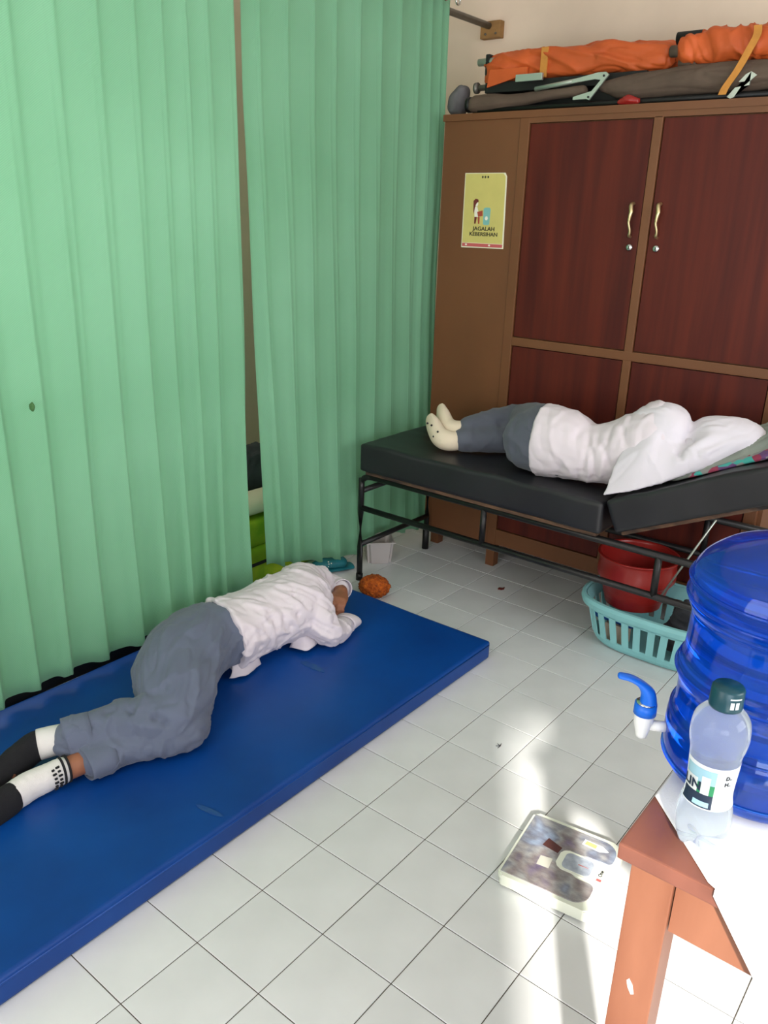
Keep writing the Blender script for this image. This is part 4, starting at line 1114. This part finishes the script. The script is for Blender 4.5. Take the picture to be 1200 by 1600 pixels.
F_SH = [((1.418, 0.888, 0.24), (1.273, 0.749, 0.24), 0.0055, -0.011), ((1.273, 0.749, 0.24), (1.173, 0.631, 0.24), 0.0055, -0.011), ((1.173, 0.631, 0.24), (1.099, 0.559, 0.24), 0.0055, -0.011), ((1.172, 0.844, 0.24), (1.121, 0.724, 0.24), 0.008, -0.007), ((1.189, 0.842, 0.24), (1.095, 0.681, 0.24), 0.008, -0.009), ((1.095, 0.681, 0.24), (1.005, 0.543, 0.24), 0.008, -0.009), ((1.164, 0.775, 0.24), (0.97, 0.537, 0.24), 0.007, 0.007), ((1.089, 0.583, 0.24), (0.973, 0.534, 0.24), 0.006, -0.009), ((1.097, 0.533, 0.24), (0.995, 0.504, 0.24), 0.006, -0.01), ((1.189, 0.89, 0.24), (1.312, 0.889, 0.24), 0.008, -0.007), ((1.336, 0.931, 0.24), (1.305, 0.78, 0.24), 0.008, -0.008), ((1.448, 0.784, 0.24), (1.351, 0.664, 0.24), 0.008, -0.01), ((1.262, 0.699, 0.24), (1.387, 0.74, 0.24), 0.008, -0.006), ((1.275, 0.57, 0.24), (1.165, 0.499, 0.24), 0.006, -0.01), ((1.209, 0.499, 0.24), (1.13, 0.457, 0.24), 0.006, -0.009), ((1.037, 0.78, 0.24), (0.879, 0.559, 0.24), 0.009, -0.007), ((1.086, 0.801, 0.24), (0.938, 0.587, 0.24), 0.009, 0.006), ((1.169, 0.709, 0.24), (1.066, 0.575, 0.24), 0.008, -0.007), ((1.245, 0.82, 0.24), (1.214, 0.697, 0.24), 0.008, 0.006), ((1.407, 0.812, 0.24), (1.239, 0.632, 0.24), 0.01, 0.005), ((1.024, 0.831, 0.24), (0.905, 0.655, 0.24), 0.008, 0.005), ((0.934, 0.559, 0.24), (0.939, 0.505, 0.24), 0.006, -0.007)]
F_S2 = [((1.99, 0.013, 0.897), (1.99, 0.048, 0.839), 0.012, -0.01), ((1.99, 0.0, 0.853), (1.99, 0.008, 0.721), 0.01, -0.01), ((1.99, -0.037, 0.887), (1.99, -0.019, 0.798), 0.01, -0.009), ((1.99, -0.019, 0.798), (1.99, -0.038, 0.707), 0.01, -0.009), ((1.99, 0.027, 0.71), (1.99, 0.015, 0.649), 0.009, -0.008), ((1.99, -0.079, 0.89), (1.99, -0.06, 0.818), 0.01, -0.01), ((1.99, -0.06, 0.818), (1.99, -0.085, 0.757), 0.01, -0.01), ((1.99, -0.116, 0.908), (1.99, -0.134, 0.846), 0.01, -0.008), ((1.99, -0.062, 0.841), (1.99, -0.062, 0.712), 0.009, 0.008), ((1.99, -0.022, 0.833), (1.99, -0.015, 0.69), 0.009, 0.007), ((1.99, 0.1, 0.858), (1.99, 0.101, 0.689), 0.014, -0.005), ((1.99, 0.145, 0.802), (1.99, -0.038, 0.837), 0.012, -0.004)]
F_SC = [((2.02, -0.339, 0.945), (2.02, -0.335, 0.892), 0.014, -0.018), ((2.02, -0.344, 0.898), (2.02, -0.31, 0.848), 0.01, -0.012), ((2.02, -0.31, 0.848), (2.02, -0.319, 0.827), 0.01, -0.012), ((2.02, -0.476, 0.94), (2.02, -0.371, 0.864), 0.01, -0.01), ((2.02, -0.43, 0.944), (2.02, -0.343, 0.867), 0.01, 0.008), ((2.02, -0.259, 0.895), (2.02, -0.197, 0.701), 0.018, -0.007), ((2.02, -0.314, 0.817), (2.02, -0.267, 0.693), 0.015, 0.006), ((2.02, -0.375, 0.841), (2.02, -0.302, 0.758), 0.01, -0.008), ((2.02, -0.502, 0.93), (2.02, -0.414, 0.855), 0.009, -0.008)]
MZ = 0.0725     # mattress surface
# ---- sleeper on the blue mattress
p1 = thing('person', 'person in white shirt and grey trousers asleep on the blue floor mattress', 'person', (0.85, 0.72, MZ))
LA = [(0.86, 0.80, 0.195, .075, .075), (0.74, 0.72, 0.19, .07, .068), (0.63, 0.615, 0.17, .055, .055), (0.60, 0.585, 0.16, .048, .048), (0.53, 0.595, 0.155, .045, .042), (0.43, 0.635, 0.15, .042, .042), (0.335, 0.70, 0.15, .036, .036)]
LB = [(0.86, 0.78, 0.155, .06, .06), (0.74, 0.68, 0.15, .055, .055), (0.64, 0.58, 0.135, .045, .045), (0.60, 0.55, 0.13, .042, .042), (0.51, 0.57, 0.12, .036, .036), (0.42, 0.597, 0.116, .032, .032), (0.33, 0.617, 0.115, .031, .031)]
bm = bmesh.new()
loft_bm(bm, LA, n=16, sub=4); loft_bm(bm, LB, n=16, sub=4)
loft_bm(bm, [(0.84, 0.795, 0.18, .13, .09), (0.98, 0.78, 0.18, .11, .085), (1.12, 0.765, 0.185, .105, .085), (1.26, 0.76, 0.19, .11, .085), (1.35, 0.775, 0.185, .095, .075), (1.42, 0.785, 0.17, .05, .05), (1.46, 0.81, 0.16, .045, .045)], n=18, sub=4)
head_bm(bm, (1.475, 0.84, 0.150), (0.35, -0.62, -0.55), (0.92, 0.30, 0.1), 0.74)
# arms
loft_bm(bm, [(1.295, 0.69, 0.225, .044), (1.29, 0.64, 0.18, .040), (1.30, 0.61, 0.13, .038), (1.36, 0.615, 0.112, .032), (1.43, 0.640, 0.104, .025)], n=14, sub=4)
loft_bm(bm, [(1.39, 0.85, 0.21, .05), (1.48, 0.86, 0.17, .045), (1.56, 0.83, 0.14, .042), (1.565, 0.79, 0.145, .034), (1.535, 0.75, 0.158, .027)], n=14, sub=4)
hand_bm(bm, (1.525, 0.742, 0.160), (-0.84, -0.50, 0.10), (0.10, -0.10, 1.0), 1.05, 1.0, side=-1)
hand_bm(bm, (1.43, 0.650, 0.106), (0.10, 0.85, 0.10), (0.2, 0, 1.0), 0.6, 0.82, side=1)
# bare feet inside the socks
for fs in ([(0.33, 0.70, 0.15, .034, .034), (0.285, 0.735, 0.142, .034, .036), (0.235, 0.745, 0.13, .03, .040), (0.15, 0.722, 0.12, .026, .042), (0.075, 0.705, 0.112, .018, .038)],
           [(0.33, 0.617, 0.115, .033, .033), (0.24, 0.632, 0.112, .031, .033), (0.17, 0.640, 0.108, .032, .036), (0.10, 0.632, 0.103, .026, .040), (0.02, 0.612, 0.098, .018, .036)]):
    loft_bm(bm, fs, n=14, sub=4)
me = remesh(bm, 0.0055, 3)
link('body', me, M_skin, p1, smooth=True)
bm = bmesh.new()
res = bmesh.ops.create_icosphere(bm, subdivisions=4, radius=1.0)
for v in res['verts']:
    p = v.co.copy(); v.co = Vector((1.48, 0.85, 0.155)) + Vector((p.x * .064, p.y * .052, p.z * .060)) * (1 + 0.05 * noise.noise(p * 9))
link('hair', bm2me(bm), M_hair, p1, smooth=True)
# trousers
A = [(0.88, 0.80, 0.205, .140, .108), (0.79, 0.755, 0.212, .138, .108), (0.70, 0.695, 0.204, .135, .104), (0.625, 0.605, 0.188, .116, .096), (0.57, 0.555, 0.168, .088, .082), (0.515, 0.58, 0.160, .084, .078), (0.44, 0.64, 0.155, .070, .070), (0.335, 0.685, 0.155, .058, .060)]
B = [(0.86, 0.78, 0.155, .10, .082), (0.74, 0.69, 0.152, .09, .080), (0.635, 0.575, 0.14, .075, .068), (0.575, 0.515, 0.130, .068, .058), (0.50, 0.55, 0.122, .062, .050), (0.43, 0.588, 0.118, .058, .050), (0.345, 0.607, 0.116, .056, .048)]
H = [(0.80, 0.80, 0.185, .135, .105), (0.88, 0.80, 0.195, .145, .118), (0.96, 0.785, 0.190, .128, .108), (1.01, 0.78, 0.188, .118, .100)]
tr1 = cloth('trousers', [A, B, H], 0.0062, 5, M_trouser, p1, [
    dict(amp=0.0075, axis=(0.75, 0.65, 0.1), long_s=3.5, cross_s=14, seed=3.0, floor=MZ, folds=F_TR)])
# wide hems
def hem_ring(secs, m, parent, name='hem'):
    bm = bmesh.new(); loft_bm(bm, secs, n=28, sub=3, caps=False)
    bmesh.ops.recalc_face_normals(bm, faces=bm.faces[:]); bmesh.ops.solidify(bm, geom=bm.faces[:], thickness=0.003)
    return link(name, bm2me(bm), m, parent, smooth=True)
hem_ring([(0.375, 0.666, 0.155, .061, .063), (0.335, 0.685, 0.153, .060, .064), (0.315, 0.694, 0.150, .058, .066)], M_trouser, tr1)
hem_ring([(0.39, 0.594, 0.118, .060, .045), (0.345, 0.604, 0.117, .062, .044), (0.312, 0.609, 0.116, .062, .043)], M_trouser, tr1)
# shirt
T = [(0.960, 0.785, 0.190, .146, .126), (1.03, 0.775, 0.192, .136, .118), (1.13, 0.765, 0.200, .135, .118), (1.24, 0.755, 0.208, .140, .122), (1.31, 0.765, 0.212, .128, .118), (1.37, 0.81, 0.205, .088, .105), (1.45, 0.84, 0.178, .066, .092), (1.525, 0.84, 0.165, .062, .080)]
SN = [(1.295, 0.705, 0.240, .066, .072), (1.290, 0.650, 0.19, .062, .064), (1.295, 0.605, 0.138, .056, .054), (1.36, 0.610, 0.115, .048, .042), (1.42, 0.630, 0.107, .040, .033)]
SF = [(1.38, 0.85, 0.225, .070, .070), (1.47, 0.865, 0.18, .060, .062), (1.555, 0.835, 0.145, .054, .055), (1.575, 0.80, 0.145, .044, .044), (1.570, 0.785, 0.150, .038, .038)]
TAIL = [(0.99, 0.735, 0.12, .055, .035), (0.955, 0.70, 0.098, .045, .018), (0.925, 0.685, 0.086, .030, .008)]
sh1 = cloth('shirt', [dict(secs=T, round_caps=False), SN, SF], 0.0062, 4, M_shirt, p1, [
    dict(amp=0.0075, axis=(0.55, -0.75, -0.3), long_s=3.5, cross_s=17, seed=11.0, floor=MZ, folds=F_SH)])
def sheet(name, rows, m, parent, th=0.003, wob=0.004, seed=0.0, sub=6):
    R0 = [catmull(r, sub) for r in rows]
    G = [catmull([r[i] for r in R0], sub) for i in range(len(R0[0]))]
    bm = bmesh.new()
    V = [[bm.verts.new(p + Vector((0, 0, wob * noise.noise(p * 40 + Vector((seed, 0, 0)))))) for p in col] for col in G]
    for i in range(len(V) - 1):
        for j in range(len(V[0]) - 1): bm.faces.new((V[i][j], V[i + 1][j], V[i + 1][j + 1], V[i][j + 1]))
    bmesh.ops.recalc_face_normals(bm, faces=bm.faces[:]); bmesh.ops.solidify(bm, geom=bm.faces[:], thickness=th)
    return link(name, bm2me(bm), m, parent, smooth=True)
sheet('shirt_tail', [[(0.930, 0.705, 0.135), (0.975, 0.700, 0.130), (1.035, 0.695, 0.115)], [(0.915, 0.690, 0.102), (0.965, 0.675, 0.102), (1.035, 0.685, 0.097)], [(0.905, 0.692, 0.082), (0.955, 0.668, 0.080), (1.040, 0.684, 0.081)]], M_shirt, sh1)
# flaring cuffs and a loose corner of cloth on the mattress
hem_ring([(1.415, 0.628, 0.108, .042, .035), (1.44, 0.638, 0.106, .048, .033), (1.458, 0.646, 0.103, .054, .028)], M_shirt, sh1, 'cuff')
hem_ring([(1.576, 0.800, 0.146, .042, .042), (1.570, 0.783, 0.151, .043, .042), (1.564, 0.768, 0.156, .043, .041)], M_shirt, sh1, 'cuff')
sheet('shirt_flap', [[(1.215, 0.685, 0.140), (1.24, 0.668, 0.142), (1.265, 0.648, 0.130)], [(1.20, 0.685, 0.104), (1.225, 0.650, 0.112), (1.275, 0.636, 0.104)], [(1.187, 0.688, 0.082), (1.205, 0.620, 0.088), (1.279, 0.634, 0.083)]], M_shirt, sh1, seed=3.0)
# socks
sb = cloth('sock', [[(0.262, 0.748, 0.140, .040, .043), (0.235, 0.752, 0.132, .037, .047), (0.15, 0.728, 0.122, .032, .048), (0.06, 0.703, 0.113, .022, .042)]], 0.005, 3, M_sockb, p1, [dict(amp=0.0012, axis=(0, 0, 1), long_s=8, cross_s=30, seed=1.0, floor=MZ)], label='black sock with white ankle')
hem_ring([(0.330, 0.703, 0.150, .040, .040), (0.295, 0.728, 0.144, .042, .043), (0.262, 0.747, 0.140, .0415, .0445)], M_sockw, sb, 'sock_ankle')
sw = cloth('sock', [[(0.262, 0.630, 0.113, .034, .037), (0.22, 0.636, 0.111, .035, .038), (0.17, 0.642, 0.109, .036, .041), (0.11, 0.637, 0.105, .033, .044)]], 0.005, 3, M_sockw, p1, [dict(amp=0.0012, axis=(0, 0, 1), long_s=8, cross_s=30, seed=4.0, floor=MZ)], label='white sock with black stripes and black foot')
cloth('sock_foot', [[(0.118, 0.636, 0.106, .035, .046), (0.09, 0.630, 0.102, .033, .046), (0.01, 0.610, 0.097, .023, .042)]], 0.005, 3, M_sockb, sw, [])
for x0, w_ in ((0.272, 0.006), (0.258, 0.006)):
    y0 = 0.630 + (0.262 - x0) * 0.1
    hem_ring([(x0 + w_ * 0.5, y0 - 0.0006, 0.113, .0365, .0390), (x0, y0, 0.113, .0367, .0392), (x0 - w_ * 0.5, y0 + 0.0006, 0.113, .0368, .0393)], M_sockb, sw, 'stripe')
# small dark lettering knitted into the sock
for r_i in range(2):
    for k in range(6):
        th = math.radians(35 + k * 17 + r_i * 4); x = 0.238 - r_i * 0.014
        c_ = Vector((x, 0.633 - 0.0372 * math.sin(th) * 1.0, 0.112 + 0.0405 * math.cos(th)))
        hgt = 0.0035 if (k + r_i) % 2 else 0.005
        bm = bmesh.new(); box_bm(bm, (c_.x - hgt, c_.y - 0.0022, c_.z - 0.0022), (c_.x + hgt, c_.y + 0.0022, c_.z + 0.0022))
        link('knit_mark', bm2me(bm), M_dark, sw)

# ---- sleeper on the black bed
BZ = 0.650
p2 = thing('person', 'person under a white head scarf lying curled on the black bed', 'person', (2.1, 0.1, BZ))
LA2 = [(2.09, 0.21, 0.82, .09), (2.21, 0.33, 0.80, .08), (2.335, 0.45, 0.775, .062), (2.30, 0.50, 0.77, .056), (2.22, 0.55, 0.755, .048), (2.145, 0.615, 0.735, .034)]
LB2 = [(2.08, 0.21, 0.74, .08), (2.18, 0.31, 0.735, .07), (2.27, 0.42, 0.72, .056), (2.22, 0.47, 0.712, .05), (2.15, 0.53, 0.705, .042), (2.095, 0.61, 0.700, .032)]
bm = bmesh.new()
loft_bm(bm, LA2, n=16, sub=4); loft_bm(bm, LB2, n=16, sub=4)
loft_bm(bm, [(2.07, 0.24, 0.775, .09, .115), (2.08, 0.13, 0.775, .09, .11), (2.09, 0.02, 0.765, .085, .09), (2.10, -0.10, 0.80, .085, .09), (2.11, -0.21, 0.845, .085, .10), (2.13, -0.28, 0.85, .05, .045), (2.15, -0.34, 0.855, .045, .045)], n=18, sub=4)
head_bm(bm, (2.165, -0.42, 0.872), (0.85, 0.10, -0.05), (0.0, -0.92, 0.35), 0.86)
loft_bm(bm, [(2.12, -0.20, 0.92, .045), (2.22, -0.16, 0.88, .042), (2.30, -0.14, 0.80, .038), (2.30, -0.24, 0.77, .034), (2.29, -0.33, 0.79, .027)], n=14, sub=4)
loft_bm(bm, [(2.14, -0.22, 0.80, .045), (2.24, -0.20, 0.77, .04), (2.34, -0.20, 0.76, .036), (2.35, -0.30, 0.80, .032), (2.33, -0.37, 0.83, .026)], n=14, sub=4)
hand_bm(bm, (2.29, -0.335, 0.80), (-0.1, -0.9, 0.3), (0.3, 0, 1), 0.6, 0.85, side=1)
hand_bm(bm, (2.33, -0.375, 0.835), (-0.1, -0.9, 0.3), (0.3, 0, 1), 0.6, 0.85, side=-1)
for fs in ([(2.145, 0.615, 0.735, .032), (2.125, 0.645, 0.728, .034), (2.13, 0.69, 0.735, .03, .034), (2.165, 0.74, 0.765, .024, .036), (2.185, 0.765, 0.785, .016, .028)],
           [(2.095, 0.61, 0.700, .03), (2.062, 0.640, 0.695, .034), (2.062, 0.680, 0.705, .03, .036), (2.09, 0.735, 0.735, .024, .038), (2.105, 0.762, 0.752, .016, .03)]):
    loft_bm(bm, fs, n=14, sub=4)
link('body', remesh(bm, 0.006, 3), M_skin, p2, smooth=True)
bm = bmesh.new(); res = bmesh.ops.create_icosphere(bm, subdivisions=4, radius=1.0)
for v in res['verts']:
    p = v.co.copy(); v.co = Vector((2.155, -0.44, 0.878)) + Vector((p.x * .078, p.y * .074, p.z * .064)) * (1 + 0.04 * noise.noise(p * 8))
link('hair', bm2me(bm), M_hair, p2, smooth=True)
A = [(2.08, 0.21, 0.810, .105, .105), (2.19, 0.315, 0.795, .095, .092), (2.31, 0.425, 0.77, .08, .078), (2.29, 0.485, 0.765, .072, .07), (2.22, 0.545, 0.755, .064, .060), (2.155, 0.598, 0.742, .056, .052)]
B = [(2.07, 0.21, 0.74, .10, .088), (2.16, 0.30, 0.735, .085, .080), (2.25, 0.41, 0.72, .07, .066), (2.21, 0.465, 0.712, .066, .060), (2.155, 0.525, 0.708, .060, .054), (2.105, 0.590, 0.704, .052, .050)]
H = [(2.065, 0.26, 0.770, .112, .118), (2.065, 0.20, 0.778, .120, .130), (2.07, 0.12, 0.775, .112, .122)]
tr2 = cloth('trousers', [A, B, H], 0.007, 4, M_trouser2, p2, [dict(amp=0.004, axis=(0.6, 0.7, 0), long_s=3.0, cross_s=12, seed=21.0, floor=BZ, folds=[
    ((2.10, 0.54, 0.77), (2.06, 0.50, 0.70), 0.012, -0.012), ((2.05, 0.42, 0.72), (2.07, 0.55, 0.68), 0.012, -0.012), ((2.0, 0.30, 0.74), (2.10, 0.42, 0.80), 0.016, -0.012), ((2.02, 0.33, 0.68), (1.99, 0.30, 0.86), 0.014, -0.010)])])
T = [(2.062, 0.215, 0.782, .128, .140), (2.068, 0.12, 0.782, .124, .130), (2.075, 0.03, 0.766, .114, .108), (2.085, -0.06, 0.782, .112, .112), (2.095, -0.15, 0.815, .116, .128), (2.105, -0.225, 0.845, .108, .125), (2.12, -0.28, 0.845, .065, .06)]
SL = [(2.115, -0.19, 0.925, .062), (2.22, -0.155, 0.885, .056), (2.30, -0.14, 0.805, .050), (2.30, -0.23, 0.772, .044), (2.29, -0.31, 0.785, .036)]
SL2 = [(2.14, -0.22, 0.81, .06), (2.24, -0.20, 0.78, .052), (2.34, -0.20, 0.775, .046), (2.35, -0.30, 0.805, .04), (2.335, -0.355, 0.83, .034)]
def bed_floor(me):
    for v in me.vertices:
        zf = BZ if v.co.y > -0.118 else 0.655 + (-0.118 - v.co.y) * math.tan(TILT) + 0.004
        if v.co.z < zf: v.co.z = zf
    me.update()
sh2 = cloth('shirt', [dict(secs=T, round_caps=False), SL, SL2], 0.007, 4, M_shirt, p2, cut=bed_floor, wr=[dict(amp=0.0045, axis=(0.3, 0.45, 1), long_s=2.2, cross_s=11, seed=31.0, floor=BZ, folds=F_S2)])
# head scarf: covers head, neck and shoulder and falls down the back to the bed edge
bm = bmesh.new()
loft_bm(bm, [(2.115, -0.185, 0.862, .105, .112), (2.12, -0.238, 0.866, .110, .116), (2.13, -0.282, 0.850, .085, .068), (2.14, -0.312, 0.850, .078, .052), (2.15, -0.355, 0.872, .094, .080), (2.16, -0.42, 0.882, .106, .080), (2.168, -0.475, 0.882, .100, .074), (2.175, -0.52, 0.876, .078, .056)], n=24, sub=5)
# triangular fall: rows from the shoulder ridge down to the bed edge
topl = [Vector((2.09, -0.170, 0.960)), Vector((2.075, -0.24, 0.972)), Vector((2.09, -0.300, 0.895)), Vector((2.085, -0.39, 0.940)), Vector((2.12, -0.50, 0.925))]
midl = [Vector((1.985, -0.130, 0.815)), Vector((1.972, -0.22, 0.835)), Vector((1.992, -0.30, 0.828)), Vector((2.02, -0.40, 0.875)), Vector((2.09, -0.51, 0.91))]
botl = [Vector((1.922, -0.108, 0.668)), Vector((1.928, -0.20, 0.702)), Vector((1.955, -0.29, 0.745)), Vector((2.01, -0.39, 0.80)), Vector((2.10, -0.51, 0.865))]
g0 = []
rows = [catmull(topl, 8), catmull(midl, 8), catmull(botl, 8)]
for i in range(len(rows[0])):
    g0.append(catmull([rows[0][i], rows[1][i], rows[2][i]], 8))
V_ = [[(bm.verts.new(p + Vector((0.006, 0, 0.0))), bm.verts.new(p + Vector((-0.006, 0, 0.004)))) for p in col] for col in g0]
ni, nj = len(V_), len(V_[0])
for i in range(ni - 1):
    for j in range(nj - 1):
        for s_ in (0, 1):
            q = [V_[i][j][s_], V_[i + 1][j][s_], V_[i + 1][j + 1][s_], V_[i][j + 1][s_]]
            bm.faces.new(q if s_ else q[::-1])
for i in range(ni - 1):
    for j in (0, nj - 1): bm.faces.new((V_[i][j][0], V_[i + 1][j][0], V_[i + 1][j][1], V_[i][j][1]))
for j in range(nj - 1):
    for i in (0, ni - 1): bm.faces.new((V_[i][j][0], V_[i][j + 1][0], V_[i][j + 1][1], V_[i][j][1]))
me = remesh(bm, 0.0058, 4)
wrinkle(me, amp=0.003, axis=(0.35, 0.45, -0.8), long_s=2.0, cross_s=9, seed=41.0, folds=F_SC)
bed_floor(me)
link('head_scarf', me, M_scarf, p2, smooth=True)
s_far = cloth('sock', [[(2.158, 0.598, 0.740, .037), (2.125, 0.640, 0.729, .040, .042), (2.13, 0.69, 0.736, .036, .040), (2.165, 0.74, 0.766, .029, .041), (2.188, 0.768, 0.788, .02, .032)]], 0.006, 3, M_sockc, p2, [])
s_near = cloth('sock', [[(2.108, 0.590, 0.702, .036), (2.066, 0.632, 0.697, .040, .042), (2.060, 0.680, 0.706, .036, .043), (2.09, 0.735, 0.737, .029, .044), (2.108, 0.766, 0.755, .02, .035)]], 0.006, 3, M_sockc, p2, [dict(amp=0.0, axis=(0, 0, 1), long_s=1, cross_s=1, seed=0, floor=BZ)])
for (x, y, z) in ((2.030, 0.672, 0.735), (2.028, 0.690, 0.712), (2.062, 0.748, 0.752), (2.045, 0.715, 0.752), (2.026, 0.660, 0.705)):
    bm = bmesh.new(); bmesh.ops.create_icosphere(bm, subdivisions=2, radius=0.0045, matrix=Matrix.Translation((x, y, z)))
    link('dot', bm2me(bm), M_dark, s_near, smooth=True)

# patterned grey cloth used as a pillow under the scarf
pc = thing('patterned_cloth', 'grey and magenta patterned cloth bundled under the sleeper on the bed', 'cloth', (2.2, -0.5, 0.8))
bm = bmesh.new()
zt = lambda y: 0.655 + (-0.118 - y) * math.tan(TILT)
loft_bm(bm, [(2.03, -0.30, zt(-0.30) + .025, .05, .02), (2.10, -0.40, zt(-0.40) + .038, .09, .030), (2.17, -0.50, zt(-0.50) + .045, .13, .036), (2.22, -0.60, zt(-0.60) + .050, .15, .040), (2.24, -0.70, zt(-0.70) + .045, .14, .034)], n=20, sub=5)
me = remesh(bm, 0.007, 3)
wrinkle(me, 0.008, (0.6, -0.8, 0.3), 2.5, 14, 51.0); bed_floor(me)
M_pat = mat('grey_green_cloth', (132, 138, 130), 0.9, var=0.15, vscale=(12, 12, 12))
link('fold', me, M_pat, pc, smooth=True)
bm = bmesh.new()
loft_bm(bm, [(2.01, -0.36, zt(-0.36) + .012, .025, .010), (2.05, -0.46, zt(-0.46) + .014, .045, .012), (2.08, -0.58, zt(-0.58) + .016, .06, .013), (2.10, -0.70, zt(-0.70) + .014, .06, .012)], n=16, sub=5)
me = remesh(bm, 0.006, 2); wrinkle(me, 0.004, (0.3, -0.9, 0.3), 3, 22, 57.0); bed_floor(me)
def pat_mat():
    m = bpy.data.materials.new('magenta_pattern'); m.use_nodes = True
    nt = m.node_tree; n = nt.nodes; L = nt.links; b = n['Principled BSDF']; b.inputs['Roughness'].default_value = 0.9
    tc = n.new('ShaderNodeTexCoord'); vo = n.new('ShaderNodeTexVoronoi'); vo.inputs['Scale'].default_value = 34
    L.new(tc.outputs['Object'], vo.inputs['Vector'])
    sp_ = n.new('ShaderNodeSeparateColor'); L.new(vo.outputs['Color'], sp_.inputs[0])
    rp = n.new('ShaderNodeValToRGB'); e = rp.color_ramp.elements; rp.color_ramp.interpolation = 'CONSTANT'
    e[0].position = 0; e[0].color = (*lin((150, 58, 84)), 1); e[1].position = 0.75; e[1].color = (*lin((70, 168, 160)), 1)
    for p_, c_ in ((0.25, (104, 70, 120)), (0.5, (140, 140, 138))): q = e.new(p_); q.color = (*lin(c_), 1)
    L.new(sp_.outputs[0], rp.inputs[0]); L.new(rp.outputs[0], b.inputs['Base Color'])
    return m
link('printed_border', me, pat_mat(), pc, smooth=True)
